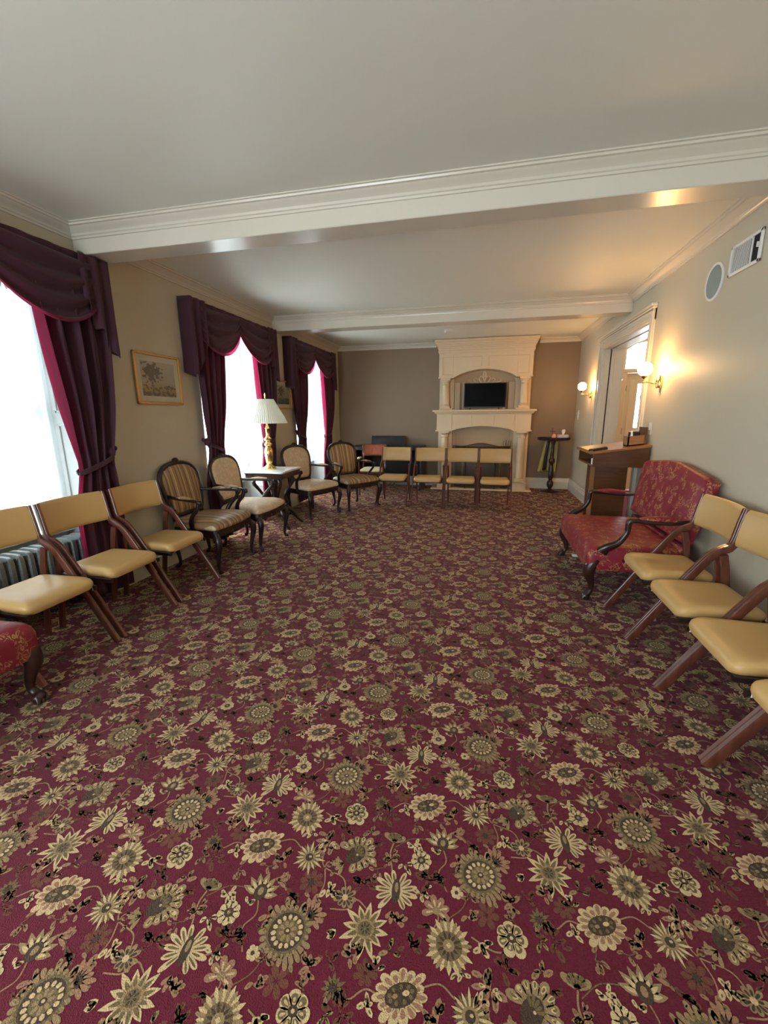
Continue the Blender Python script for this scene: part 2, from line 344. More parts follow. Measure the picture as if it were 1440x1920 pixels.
# ------------------------------------------------------------------ the room
def carpet():
    A = (.525, .27); polys = []      # (points, layer, material)
    MM = [YG, YC, YT, YO, YD, YP, YM]; G, Cr, T, O, D, P_, Mu = range(7)
    rnd = random.Random(9)
    def ell(cx, cy, a, b, rot, n, c, l, wob=0):
        pts = []
        for i in range(n):
            t = 2*PI*i/n; k = 1+wob*rnd.uniform(-1, 1)
            x, y = a*cos(t)*k, b*sin(t)*k
            pts.append((cx+x*cos(rot)-y*sin(rot), cy+x*sin(rot)+y*cos(rot)))
        polys.append((pts, l, c))
    def petals(cx, cy, r0, r1, n, wd, c, l, rot=0, ex=1, ang=0, a0=0, a1=2*PI, point=False, jit=.14):
        for i in range(n):
            t = a0+(a1-a0)*i/(n if abs(a1-a0-2*PI) < .01 else max(n-1, 1))+rot
            k = 1+jit*rnd.uniform(-1, 1); q = []
            prof = [(0, .35), (.35, .8), (.7, 1), (.9, .75), (1, .25)] if not point else [(0, .5), (.35, 1), (.65, .8), (.85, .4), (1, .08)]
            for s, ww in prof: q.append((r0+(r1*k-r0)*s, ww*wd/2))
            for s, ww in prof[::-1]: q.append((r0+(r1*k-r0)*s, -ww*wd/2))
            pts = []
            for rr, oo in q:
                x = (rr*cos(t)-oo*sin(t))*ex; y = rr*sin(t)+oo*cos(t)
                pts.append((cx+x*cos(ang)-y*sin(ang), cy+x*sin(ang)+y*cos(ang)))
            polys.append((pts, l, c))
    def ring(cx, cy, a, b, rot, n, dot, c, l):
        for i in range(n):
            t = 2*PI*i/n; x, y = a*cos(t), b*sin(t)
            ell(cx+x*cos(rot)-y*sin(rot), cy+x*sin(rot)+y*cos(rot), dot, dot*.8, t+rot, 6, c, l, .1)
    def vine(pts, wdt, c, l):
        P = smoothpath([(x, y, 0) for x, y in pts], 5); Lf = []; Rt = []
        for i, p in enumerate(P):
            t = (P[min(i+1, len(P)-1)]-P[max(i-1, 0)]).normalized(); nrm = Vector((-t.y, t.x, 0))*wdt/2
            Lf.append((p+nrm)[:2]); Rt.append((p-nrm)[:2])
        for i in range(len(P)-1): polys.append(([Lf[i], Lf[i+1], Rt[i+1], Rt[i]], l, c))
    def cluster(cx, cy, R, n, c, sz=.011, l=2, seed=0):
        q = random.Random(seed)
        for i in range(n):
            a = q.uniform(0, 2*PI); d = R*math.sqrt(q.uniform(.08, 1)); x, y = cx+d*cos(a), cy+d*sin(a)
            s_ = sz*q.uniform(.85, 1.4); th = a+q.uniform(-.6, .6)
            ell(x, y, s_*1.2, s_*.62, th, 7, c, l, .14)
            ell(x+s_*.2*cos(th), y+s_*.2*sin(th), s_*.45, s_*.2, th, 5, O if c != Mu else YD and D, l+1)
            if i % 2 == 0: vine([(cx, cy), ((cx+x)/2+.004, (cy+y)/2), (x, y)], .0025, O if c != Mu else Mu, 1)
    # medallion (0,0)
    petals(0, 0, .05, .080, 26, .015, T, 2, ex=.92, ang=.5); ell(0, 0, .062, .057, .5, 20, O, 3)
    ring(0, 0, .060, .056, .5, 24, .0055, T, 4); ell(0, 0, .050, .046, .5, 20, D, 4)
    ring(.002, 0, .038, .034, .5, 15, .0075, Cr, 5); ell(.003, .001, .031, .027, .5, 16, YO and O, 6)
    petals(.003, .001, .006, .026, 8, .010, T, 7, ang=.5); ell(.003, 0, .010, .009, 0, 9, D, 8); ell(.003, .001, .005, .004, 0, 7, Cr, 9)
    petals(.048, .050, 0, .045, 7, .014, P_, 5, a0=-.6, a1=2.0); petals(.046, .046, 0, .022, 5, .008, D, 6, a0=-.3, a1=1.8)
    # 1 round sunflower
    x, y = .446, .066
    petals(x, y, .030, .062, 17, .014, Cr, 2, point=True); petals(x, y, .025, .055, 17, .010, T, 3, rot=.18)
    ell(x, y, .036, .034, 0, 18, O, 4, .04); petals(x, y, .014, .033, 12, .007, D, 5, point=True); ell(x, y, .016, .015, 0, 10, T, 6); ell(x, y, .008, .007, 0, 4, Cr, 7)
    # 2 rosette
    x, y = .088, .391
    petals(x, y, .008, .044, 7, .031, Cr, 2); petals(x, y, .015, .035, 7, .018, O, 3); petals(x, y, .017, .030, 7, .007, Cr, 4)
    ell(x, y, .013, .012, 0, 9, D, 5); ell(x, y, .005, .005, 0, 6, Cr, 6)
    # 3 lotus
    x, y = .338, .478
    petals(x, y, .022, .054, 15, .019, Cr, 2, ex=1.28, ang=.45); petals(x, y, .026, .045, 15, .010, P_, 3, ex=1.28, ang=.45)
    ell(x, y, .042, .024, .45, 16, D, 4); ring(x, y, .030, .015, .45, 9, .006, O, 5); ell(x+.012, y+.006, .010, .006, .4, 7, Cr, 6); ell(x-.014, y-.006, .008, .005, .4, 7, T, 6)
    # 4 serrated
    x, y = .508, .476
    petals(x, y, .012, .050, 15, .0085, Cr, 2, point=True); petals(x, y, .014, .040, 15, .006, O, 3, rot=.2); ell(x, y, .021, .019, 0, 12, T, 4); ell(x, y, .013, .013, 0, 10, D, 5); ell(x+.003, y+.002, .005, .004, 0, 6, Cr, 6)
    # 5 fan with a dark heart
    x, y = .128, .247
    petals(x+.006, y+.006, .022, .062, 11, .024, T, 2, ex=1.05, ang=.6, a0=-2.2, a1=2.2); petals(x+.006, y+.006, .038, .055, 11, .011, Cr, 3, ex=1.05, ang=.6, a0=-2.2, a1=2.2)
    petals(x+.006, y+.006, .042, .052, 11, .006, O, 4, ex=1.05, ang=.6, a0=-2.2, a1=2.2)
    ell(x, y, .036, .025, .9, 12, D, 5); petals(x, y, .010, .032, 5, .008, O, 6, a0=.1, a1=1.8); petals(x-.03, y-.035, .0, .035, 4, .012, T, 4, a0=2.9, a1=4.6); ell(x+.006, y, .004, .004, 0, 6, Cr, 7)
    # 6 rose cluster
    cluster(.026, .268, .042, 12, P_, .012, 2, 3); cluster(.026, .268, .030, 5, Cr, .007, 3, 5)
    # 7 small tulip
    x, y = .243, .327
    petals(x, y-.012, .004, .040, 5, .020, T, 2, a0=.6, a1=2.5); petals(x, y-.010, .010, .032, 5, .010, O, 3, a0=.6, a1=2.5); vine([(x, y-.012), (x-.004, y-.05), (x+.012, y-.10), (.262, .205)], .005, T, 1)
    cluster(x+.006, y-.06, .02, 5, P_, .008, 2, 8)
    # 8 ring flower
    x, y = .341, .276
    petals(x, y, .008, .033, 9, .020, Cr, 2, jit=.03); ell(x, y, .0135, .013, 0, 10, D, 4); ell(x, y, .006, .006, 0, 7, T, 5)
    # 9 comb palmette
    x, y = .279, .169
    for sgn in (1, -1):
        petals(x, y, .012, .062, 6, .016, Cr, 2, a0=PI/2+sgn*.35, a1=PI/2+sgn*2.5); petals(x, y, .020, .050, 6, .006, O, 3, a0=PI/2+sgn*.35, a1=PI/2+sgn*2.5)
    ell(x, y, .013, .036, .1, 12, D, 4); ell(x, y+.01, .006, .015, .1, 8, T, 5); petals(x, y-.055, 0, .03, 3, .012, P_, 2, a0=-2.2, a1=-.9)
    # 10 olive rosette
    x, y = .134, .118
    petals(x, y, .006, .032, 9, .014, T, 2); petals(x, y, .008, .024, 9, .007, D, 3); ell(x, y, .009, .009, 0, 8, Cr, 4)
    # 11 starburst
    x, y = .213, .054
    petals(x, y, .016, .065, 12, .020, Cr, 2, point=True); petals(x, y, .018, .052, 12, .011, O, 3, point=True); ell(x, y, .027, .025, 0, 14, YO and T, 4); ell(x, y, .020, .018, 0, 12, O, 5, .1); petals(x, y, .004, .015, 7, .005, D, 6)
    # 13 tulip
    x, y = .404, .358
    petals(x, y-.02, .010, .060, 7, .021, T, 2, a0=.2, a1=2.9, point=True); petals(x, y-.02, .016, .048, 7, .011, Cr, 3, a0=.2, a1=2.9, point=True); ell(x, y-.012, .020, .024, 0, 10, D, 4); ell(x, y-.01, .009, .012, 0, 8, T, 5)
    petals(x+.035, y+.03, 0, .035, 3, .012, P_, 2, a0=-.4, a1=.9)
    # 14 rose bud
    x, y = .404, .143
    petals(x, y, .006, .038, 6, .020, P_, 2, a0=-.4, a1=3.5); ell(x, y, .012, .011, 0, 8, T, 3); petals(x, y, .01, .03, 6, .006, Cr, 3, a0=-.4, a1=3.5); vine([(x, y), (x+.008, y-.02), (x-.002, y-.045)], .004, P_, 1)
    # 15 small ring
    x, y = .458, .204
    petals(x, y, .004, .019, 6, .014, Cr, 2); ell(x, y, .006, .006, 0, 6, D, 3)
    # dim flowers
    petals(.018, .137, .004, .036, 8, .018, Mu, 1); ell(.018, .137, .010, .01, 0, 8, D, 2)
    petals(.168, .454, .004, .030, 11, .010, O, 1, point=True); ell(.168, .454, .011, .01, 0, 8, D, 2)
    cluster(.18, .167, .032, 8, Mu, .011, 1, 11); cluster(.374, .221, .040, 12, Mu, .012, 1, 12); cluster(.20, .412, .040, 9, Mu, .011, 1, 13)
    petals(.022, .434, .004, .034, 6, .020, Mu, 1); cluster(.345, .040, .030, 8, Mu, .010, 1, 14); cluster(.50, .36, .03, 7, Mu, .01, 1, 15)
    petals(.24, .50, .004, .030, 7, .016, Mu, 1); cluster(.07, .315, .03, 7, Mu, .01, 1, 16)
    # bright little leaf sprays
    cluster(.425, .452, .030, 9, P_, .010, 2, 21); cluster(.083, .128, .024, 7, Cr, .009, 2, 22); cluster(.314, .322, .022, 6, Cr, .009, 2, 23)
    cluster(.20, .530, .022, 7, P_, .010, 2, 24); cluster(.09, .478, .026, 8, P_, .011, 2, 25); cluster(.035, .082, .026, 7, P_, .010, 2, 26)
    cluster(.008, .358, .022, 6, Cr, .009, 2, 27); cluster(.385, .31, .016, 4, Cr, .008, 2, 28); cluster(.245, .258, .020, 6, P_, .009, 2, 29)
    cluster(.16, .335, .022, 5, P_, .009, 2, 30); cluster(.50, .145, .024, 6, P_, .009, 2, 31); cluster(.30, .100, .018, 5, P_, .009, 2, 32)
    cluster(.135, .03, .016, 4, Cr, .008, 2, 33); cluster(.26, .44, .018, 5, Cr, .008, 2, 34); cluster(.46, .29, .02, 5, P_, .009, 2, 35)
    for i, (cx, cy) in enumerate([(.07, .05), (.29, .02), (.37, .10), (.48, .02), (.50, .20), (.21, .22), (.07, .20), (.18, .30), (.29, .25), (.30, .39), (.46, .39), (.03, .48), (.14, .50), (.26, .51), (.39, .42), (.52, .32), (.16, .40), (.46, .25), (.36, .19), (.10, .43)]):
        cluster(cx, cy, .026, 5, (P_, T, Mu, Cr, P_)[i % 5], .0075, 1, 50+i)
    # vines
    vine([(.133, .13), (.11, .17), (.04, .19), (.02, .24)], .004, T, 1); vine([(.05, .09), (.06, .14), (.045, .2), (.09, .22)], .004, P_, 1)
    vine([(.088, .36), (.04, .35), (-.02, .37)], .004, T, 1); vine([(.404, .335), (.42, .29), (.40, .25), (.43, .2)], .004, P_, 1)
    vine([(.44, .12), (.42, .16), (.36, .18), (.30, .15)], .004, P_, 1); vine([(.21, .10), (.17, .12), (.15, .09), (.10, .08)], .004, P_, 1)
    vine([(.30, .46), (.25, .47), (.21, .44), (.17, .45)], .004, T, 1); vine([(.38, .5), (.43, .52), (.47, .50)], .004, T, 1)
    vine([(.25, .3), (.30, .34), (.36, .35)], .003, O, 1); vine([(.44, .13), (.48, .17), (.5, .24), (.525, .27)], .003, O, 1)
    x0, x1, y0, y1 = XL-.4, XR, YN, YB
    V = [(x0-.05, y0, 0), (x1+.0, y0, 0), (x1+.0, y1, 0), (x0-.05, y1, 0)]; F = [(0, 1, 2, 3)]; MI = [0]
    base = []; cnt = []; mid = []; cent = []
    for pts, l, c in polys:
        base.append([(px, py, .0004+.00025*l) for px, py in pts]); mid.append(c); cent.append((sum(p[0] for p in pts)/len(pts), sum(p[1] for p in pts)/len(pts)))
    for n in range(-9, 6):
        for k in range(-16, 20):
            ox = .044+.525*n; oy = 1.086+.54*k+.27*n
            if oy > y1+.1 or oy < -.2 or ox > x1+.1: continue
            for b, c, (mx, my) in zip(base, mid, cent):
                X, Y = mx+ox, my+oy
                if X < x0 or X > x1-.02 or Y < max(y0, .2) or Y > y1-.02: continue
                o = len(V); V += [(p[0]+ox, p[1]+oy, p[2]) for p in b]; F.append(tuple(range(o, o+len(b)))); MI.append(c)
    me = bpy.data.meshes.new('floor'); me.from_pydata(V, [], F)
    for x in MM: me.materials.append(x)
    me.polygons.foreach_set('material_index', MI); me.update()
    o = bpy.data.objects.new('floor', me); C.objects.link(o); struct(o)
carpet()

HEAD = 2.36; SILL = .55
# left wall: piers, heads and aprons of the window recesses
b = MB(); edges = [YN]+[e for w_ in WINS for e in w_]+[YB]
for i in range(0, len(edges), 2): b.box(XL-.5, XL, edges[i]-(.2 if i == 0 else 0), edges[i+1]+(.2 if i == len(edges)-2 else 0), 0, ZC+.1)
for a, c in WINS: b.box(XL-.5, XL, a, c, HEAD, ZC+.1); b.box(XL-.5, WX, a, c, 0, SILL-.02)
struct(b.build('wall_left', WALL, smooth=0))
b = MB(); b.box(XL-.5, XR+.2, YB, YB+.15, 0, ZC+.1); struct(b.build('wall_back', WALLB, smooth=0))
b = MB(); xs = [XL-.5]+[e for w_ in FILLW for e in w_]+[XR+.2]
for i in range(0, len(xs), 2): b.box(xs[i], xs[i+1], YN-.15, YN, 0, ZC+.1)
for a, c in FILLW: b.box(a, c, YN-.15, YN, 2.4, ZC+.1); b.box(a, c, YN-.15, YN, 0, .4)
struct(b.build('wall_near', WALL, smooth=0))
for k, (a, c) in enumerate(FILLW):  # added window, lets in fill light from behind the camera
    b = MB()
    for x in (a, (a+c)/2-.025, c-.05): b.box(x, x+.05, YN-.10, YN-.04, .4, 2.4, .004)
    for z in (.4, 1.4, 2.35): b.box(a, c, YN-.10, YN-.04, z, z+.05, .004)
    b.box(a-.1, a, YN, YN+.02, .3, 2.5, .004); b.box(c, c+.1, YN, YN+.02, .3, 2.5, .004); b.box(a-.1, c+.1, YN, YN+.02, 2.4, 2.5, .004); b.box(a-.1, c+.1, YN, YN+.05, .35, .4, .004)
    o = struct(b.build('window_%d' % (6+k), WHITE, smooth=20))
    g = MB(); g.box(a+.02, c-.02, YN-.075, YN-.070, .42, 2.38); g.build('pane', GLASS, o, smooth=0)
OY0, OY1, OZ = 5.13, 6.95, 2.30
b = MB(); b.box(XR, XR+.27, YN-.15, OY0, 0, ZC+.1); b.box(XR, XR+.27, OY1, YB+.15, 0, ZC+.1); b.box(XR, XR+.27, OY0, OY1, OZ, ZC+.1)
struct(b.build('wall_right', WALL, smooth=0))
b = MB(); b.box(XL-.5, XR+.27, YN-.15, YB+.15, ZC, ZC+.12); struct(b.build('ceiling', CEIL, smooth=0))
# crown mouldings
CROWN = [(0, -.078), (.012, -.078), (.014, -.066), (.022, -.062), (.028, -.050), (.042, -.038), (.062, -.028), (.070, -.020), (.084, -.018), (.088, -.008), (.100, -.006), (.100, 0), (0, 0)]
def crown(b, p0, p1, n, z=ZC):
    """n: direction away from the wall"""
    f = lambda p: (lambda d, h: (p[0]+n[0]*d, p[1]+n[1]*d, z+h))
    b.prism(CROWN, f(p0), f(p1))
B1, B1b, B2, B2b, ZBM = 2.807, 3.005, 5.80, 6.03, 2.536
b = MB()
for y0, y1 in ((YN, B1), (B1b, B2), (B2b, YB)): crown(b, (XL, y0), (XL, y1), (1, 0))
struct(b.build('trim_1', TRIM, smooth=20))
b = MB()
for y0, y1 in ((YN, B1), (B1b, B2), (B2b, YB)): crown(b, (XR, y0), (XR, y1), (-1, 0))
struct(b.build('trim_2', TRIM, smooth=20))
b = MB(); crown(b, (XL, YB), (-.95, YB), (0, -1)); crown(b, (.90, YB), (XR, YB), (0, -1)); struct(b.build('trim_3', TRIM, smooth=20))
for k, (y0, y1) in enumerate(((B1, B1b), (B2, B2b))):
    b = MB(); b.box(XL, XR, y0, y1, ZBM, ZC, .004); crown(b, (XL, y0), (XR, y0), (0, -1)); crown(b, (XL, y1), (XR, y1), (0, 1))
    struct(b.build('trim_%d' % (4+k), TRIM, smooth=20))
# baseboards
BASE = [(0, 0), (.024, 0), (.024, .135), (.018, .145), (.018, .155), (.012, .165), (.010, .195), (.004, .205), (0, .205)]
def baseboard(segs, n, name):
    b = MB()
    for p0, p1 in segs:
        f = lambda p: (lambda d, h: (p[0]+n[0]*d, p[1]+n[1]*d, h))
        b.prism(BASE, f(p0), f(p1))
    struct(b.build(name, TRIM, smooth=20))
baseboard([((XL, YN), (XL, WINS[0][0]))]+[((XL, WINS[i][1]), (XL, WINS[i+1][0])) for i in range(3)]+[((XL, WINS[3][1]), (XL, YB))], (1, 0), 'baseboard_left')
baseboard([((XR, YN), (XR, 4.995)), ((XR, 7.10), (XR, YB))], (-1, 0), 'baseboard_right')
baseboard([((XL, YB), (-.86, YB)), ((.78, YB), (XR, YB))], (0, -1), 'baseboard_back')

# windows at the back of the recesses, the first one added for light
for k, (a, c) in enumerate(WINS):
    b = MB()
    # panelled jambs
    for y, s in ((a, 1), (c, -1)):
        b.box(WX, XL-.0, y, y+s*.012, 0, HEAD)
        for z0, z1 in ((.12, .46), (.56, 1.36), (1.44, 2.28)):
            x0, x1 = WX+.09, XL-.05
            for q in ((x0, x1, z0, z0+.02), (x0, x1, z1-.02, z1), (x0, x0+.02, z0, z1), (x1-.02, x1, z0, z1)):
                b.box(q[0], q[1], y+s*.012, y+s*.022, q[2], q[3], .004)
    b.box(WX, XL, a, c, HEAD-.012, HEAD)
    b.box(WX-.02, WX+.10, a, c, SILL-.03, SILL, .005)                   # sill
    b.box(WX, WX+.012, a, c, 0, SILL-.03)                             # apron
    w_ = c-a
    for q in ((a+.06, a+w_/2-.04), (a+w_/2+.04, c-.06)):
        for zz in ((.10, .12), (.44, .46)): b.box(WX+.012, WX+.022, q[0], q[1], zz[0], zz[1])
    # frame and sashes
    for y in (a, c-.05): b.box(WX-.08, WX, y, y+.05, SILL, HEAD-.012, .004)
    b.box(WX-.08, WX, a, c, HEAD-.06, HEAD-.012, .004); b.box(WX-.08, WX, a, c, SILL, SILL+.05, .004)
    b.box(WX-.05, WX-.01, a, c, 1.42, 1.47, .004); b.box(WX-.05, WX-.02, (a+c)/2-.012, (a+c)/2+.012, SILL, HEAD-.02)
    o = struct(b.build('window_%d' % (k+1), WHITE, smooth=20))
    g = MB(); g.box(WX-.038, WX-.034, a+.03, c-.03, SILL+.03, HEAD-.04); g.build('pane', GLASS, o, smooth=0)
# door opening: jamb lining, casing
b = MB()
for y, s in ((OY0, 1), (OY1, -1)):
    b.box(XR-.004, XR+.092, y, y+s*.02, 0, OZ, .003); b.box(XR+.108, XR+.275, y, y+s*.02, 0, OZ, .003)
    b.box(XR+.15, XR+.25, y+s*.018, y+s*.028, .25, OZ-.15, .006); b.box(XR+.02, XR+.075, y+s*.018, y+s*.024, .0, OZ, .006)
b.box(XR-.004, XR+.085, OY0, OY1, OZ-.02, OZ); b.box(XR+.115, XR+.275, OY0, OY1, OZ-.02, OZ)
struct(b.build('trim_6', TRIM, smooth=20))
b = MB(); b.use(BLACKM).box(XR+.085, XR+.115, OY0+.02, OY1-.02, OZ-.006, OZ-.001)  # shade inside the pocket door slots, drawn as black strips
for y, s in ((OY0, 1), (OY1, -1)): b.box(XR+.092, XR+.108, y+s*.001, y+s*.004, 0, OZ-.02)
struct(b.build('trim_7', smooth=0))
b = MB()
for y, s in ((OY0, -1), (OY1, 1)):
    w0 = .125
    b.box(XR, XR-.018, y, y+s*w0, 0, OZ+.14, .003); b.box(XR-.018, XR-.034, y+s*(w0-.032), y+s*w0, 0, OZ+.14, .006); b.box(XR-.018, XR-.026, y+s*.02, y+s*.05, 0, OZ+.10, .004)
y0, y1 = OY0-.125, OY1+.125
b.box(XR, XR-.02, y0, y1, OZ, OZ+.155, .003); b.box(XR-.02, XR-.034, y0, y1, OZ+.075, OZ+.10, .006)
b.box(XR-.0, XR-.045, y0-.01, y1+.01, OZ+.105, OZ+.125, .006); b.box(XR-.0, XR-.06, y0-.02, y1+.02, OZ+.125, OZ+.155, .008); b.box(XR-.02, XR-.028, y0, y1, OZ+.02, OZ+.045, .004)
struct(b.build('trim_8', TRIM, smooth=20))
# hall behind the opening
HX, HY, HN = 3.9, 8.6, 3.6
b = MB()
b.box(XR+.27, 2.36, HY, HY+.12, 0, 2.9); b.box(3.50, HX+.1, HY, HY+.12, 0, 2.9); b.box(2.36, 3.50, HY, HY+.12, 2.62, 2.9); b.box(2.36, 3.50, HY, HY+.12, 2.085, 2.15)
for i in range(8):     # arch over the transom
    a0, a1 = i/8, (i+1)/8
    h = lambda t: 2.47+.14*math.sqrt(max(0, 1-(2*t-1)**2))
    b.prism([(2.36+1.14*a0, 2.66), (2.36+1.14*a0, h(a0)), (2.36+1.14*a1, h(a1)), (2.36+1.14*a1, 2.66)], lambda x, z: (x, HY, z), lambda x, z: (x, HY+.12, z))
b.box(HX, HX+.1, HN, HY, 0, 2.9); b.box(XR+.27, HX, HN-.1, HN, 0, 2.9)
struct(b.build('wall_hall', PEACH, smooth=0))
b = MB(); b.box(XR+.27, HX, HN, HY, 2.8, 2.9); struct(b.build('ceiling_hall', PEACH, smooth=0))
b = MB(); b.box(XR, HX+.1, HN-.1, HY+.12, -.1, 0); struct(b.build('floor_hall', YG, smooth=0))
b = MB(); b.box(XR+.27, 2.30, HY-.02, HY, 0, .16, .004); b.box(3.55, HX, HY-.02, HY, 0, .16, .004); struct(b.build('baseboard_hall', TRIM, smooth=20))
# front door
d = MB(); X0, X1, G0, G1 = 2.40, 3.46, 2.60, 3.26
d.box(X0, G0, HY+.03, HY+.075, .01, 2.08); d.box(G1, X1, HY+.03, HY+.075, .01, 2.08); d.box(G0, G1, HY+.03, HY+.075, 1.90, 2.08); d.box(G0, G1, HY+.03, HY+.075, .01, 1.14)
for q in ((X0+.07, G0-.05), (G1+.05, X1-.07)): d.box(q[0], q[1], HY+.022, HY+.03, .2, 1.98, .004)
for q in ((2.32, 2.40), (3.46, 3.54)): d.box(q[0], q[1], HY-.02, HY+.03, 0, 2.12, .004)
d.box(2.32, 3.54, HY-.03, HY+.03, 2.085, 2.15, .006)
door = struct(d.build('door_1', PEACH, smooth=20))
g = MB(); g.box(G0, G1, HY+.05, HY+.054, 1.14, 1.90); g.build('leaded_pane', GLASS, door, smooth=0)
g = MB()
for i in range(3):
    x = G0+.08+.25*i; g.tube(smoothpath([(x, HY+.048, 1.14), (x+.06, HY+.048, 1.4), (x-.02, HY+.048, 1.65), (x+.05, HY+.048, 1.9)]), .005, 6)
g.tube([(G0, HY+.048, 1.5), (G1, HY+.048, 1.5)], .004, 6); g.build('leading', BLACKM, door)
for z in (1.08, 1.82): g = MB(); g.tube([(2.405, HY+.0, z-.05), (2.405, HY+.0, z+.05)], .008, 8); g.build('hinge', WOODT, door)
g = MB(); g.box(2.40, 3.46, HY+.05, HY+.054, 2.15, 2.60); struct(g.build('window_5', GLASS, smooth=0))
g = MB()
for s in (-1, 1): g.tube(smoothpath([(2.93, HY+.045, 2.55), (2.93+s*.14, HY+.045, 2.42), (2.93+s*.28, HY+.045, 2.36), (2.93+s*.45, HY+.045, 2.22)]), .005, 6)
g.tube(smoothpath([(2.43, HY+.045, 2.30), (2.6, HY+.045, 2.36), (2.7, HY+.045, 2.27), (2.85, HY+.045, 2.32)]), .004, 6)
struct(g.build('trim_9', BLACKM))
# ------------------------------------------------------------------ fireplace
def arch(x0, x1, z0, h, n=16, c0=None):
    """points of a flat arch from x0 to x1"""
    return [(x0+(x1-x0)*i/n, z0+h*sin(PI*i/n)**.75) for i in range(n+1)]
fp = thing('fireplace', 'cream carved stone fireplace with mantel shelf, columns and tall arched overmantel on the back wall', 'fireplace', (-.035, 8.557, 0))
Yw = -.002
def fbox(b, x0, x1, y0, y1, z0, z1, bv=.006): b.box(x0, x1, -y0, -y1, z0, z1, bv)      # y measured out from the back wall
def colm(b, x, y, z0, z1, r):
    h = z1-z0
    b.box(x-r*1.35, x+r*1.35, -y-r*1.35, -y+r*1.35, z0, z0+.03, .004); b.box(x-r*1.35, x+r*1.35, -y-r*1.35, -y+r*1.35, z1-.03, z1, .004)
    b.lathe([(r*1.25, .03), (r*1.3, .045), (r*1.2, .06), (r*1.02, .07), (r*1.1, .085), (r, .10), (r*1.02, h*.4), (r*.88, h-.16), (r*.88, h-.115), (r*1.05, h-.105), (r*.92, h-.09), (r*.95, h-.065), (r*1.15, h-.05), (r*1.3, h-.03)], (x, -y, z0), 20)
b = MB(); fbox(b, -.93, .91, .0, .47, 0, .028); b.build('hearth', STONE, fp)
for s in (-1, 1):
    b = MB()
    q = sorted((s*.82, s*.56)); fbox(b, q[0], q[1], 0, .26, .028, 1.09)
    q = sorted((s*.82, s*.575)); fbox(b, q[0], q[1], .0, .40, .028, .16)
    b.build('pilaster', STONE, fp)
for s in (-1, 1): b = MB(); colm(b, s*.695, .325, .16, 1.09, .07); b.build('column', STONE, fp)
b = MB()      # inner surround with the firebox opening
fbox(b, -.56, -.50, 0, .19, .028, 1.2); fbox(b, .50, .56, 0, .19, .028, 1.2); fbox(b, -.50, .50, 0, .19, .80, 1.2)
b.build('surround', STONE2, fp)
b = MB().use(STONE)      # frieze with arched underside
Ar = arch(-.56, .56, 1.10, .085)
pts = [(-.84, 1.42), (-.84, 1.10)]+Ar+[(.84, 1.10), (.84, 1.42)]
for i in range(len(Ar)-1):
    (xa, za), (xb, zb) = Ar[i], Ar[i+1]
    b.prism([(xa, za), (xb, zb), (xb, 1.43), (xa, 1.43)], lambda x, z: (x, -.16, z), lambda x, z: (x, -.40, z))
for s in (-1, 1): q = sorted((s*.84, s*.56)); fbox(b, q[0], q[1], 0, .40, 1.09, 1.43); q = sorted((s*.86, s*.545)); fbox(b, q[0], q[1], 0, .415, 1.09, 1.115, .004)
for i in range(len(Ar)-1):
    (xa, za), (xb, zb) = Ar[i], Ar[i+1]
    b.prism([(xa, za), (xb, zb), (xb, zb+.02), (xa, za+.02)], lambda x, z: (x, -.39, z), lambda x, z: (x, -.412, z))
for x, dx in ((-.53, -.03), (-.19, -.015), (.19, .015), (.53, .03)):
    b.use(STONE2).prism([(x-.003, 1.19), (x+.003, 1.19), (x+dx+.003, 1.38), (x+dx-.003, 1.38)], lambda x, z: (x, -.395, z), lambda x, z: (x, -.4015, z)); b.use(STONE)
b.build('frieze', STONE, fp, 30)
b = MB()
for z0, z1, e in ((1.395, 1.41, .01), (1.41, 1.425, .03), (1.425, 1.445, .045), (1.445, 1.48, .075)):
    fbox(b, -.84-e, .84+e, 0, .40+e, z0, z1, .005)
b.build('mantel_shelf', STONE, fp)
b = MB().use(STONE)      # upper pilasters and niche
for s in (-1, 1):
    q = sorted((s*.82, s*.55)); fbox(b, q[0], q[1], 0, .16, 1.48, 2.04)
    q = sorted((s*.55, s*.44)); fbox(b, q[0], q[1], 0, .10, 1.48, 1.98)
    q = sorted((s*.40, s*.34)); fbox(b, q[0], q[1], 0, .075, 1.48, 1.96, .01)
    q = sorted((s*.81, s*.56)); fbox(b, q[0], q[1], 0, .34, 1.48, 1.51)
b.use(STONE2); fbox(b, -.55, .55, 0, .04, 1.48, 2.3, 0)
bb = b.build('niche', STONE, fp)
for s in (-1, 1): b = MB(); colm(b, s*.70, .25, 1.51, 2.04, .068); b.build('upper_column', STONE, fp)
b = MB()
Ar = arch(-.56, .56, 2.04, .15)
for i in range(len(Ar)-1):
    (xa, za), (xb, zb) = Ar[i], Ar[i+1]
    b.prism([(xa, za), (xb, zb), (xb, 2.5), (xa, 2.5)], lambda x, z: (x, -.04, z), lambda x, z: (x, -.34, z))
    b.prism([(xa, za), (xb, zb), (xb, zb+.025), (xa, za+.025)], lambda x, z: (x, -.33, z), lambda x, z: (x, -.352, z))
for s in (-1, 1): q = sorted((s*.82, s*.56)); fbox(b, q[0], q[1], 0, .34, 2.04, 2.5, .004); q = sorted((s*.83, s*.55)); fbox(b, q[0], q[1], 0, .355, 2.04, 2.065, .004)
for s in (-1, 1):      # raised edges of the two panels
    a0, a1 = .055, .765
    def bar(x0, x1, z0, z1): b.box(*sorted((s*x0, s*x1)), -.352, -.34, z0, z1, .004)
    bar(a0, a1, 2.395, 2.41); bar(a0, a0+.015, 2.24, 2.41); bar(a1-.015, a1, 2.11, 2.41)
    b.box(*sorted((s*.575, s*.765)), -.352, -.34, 2.095, 2.11, .004)
b.build('overmantel', STONE, fp, 30)
b = MB()
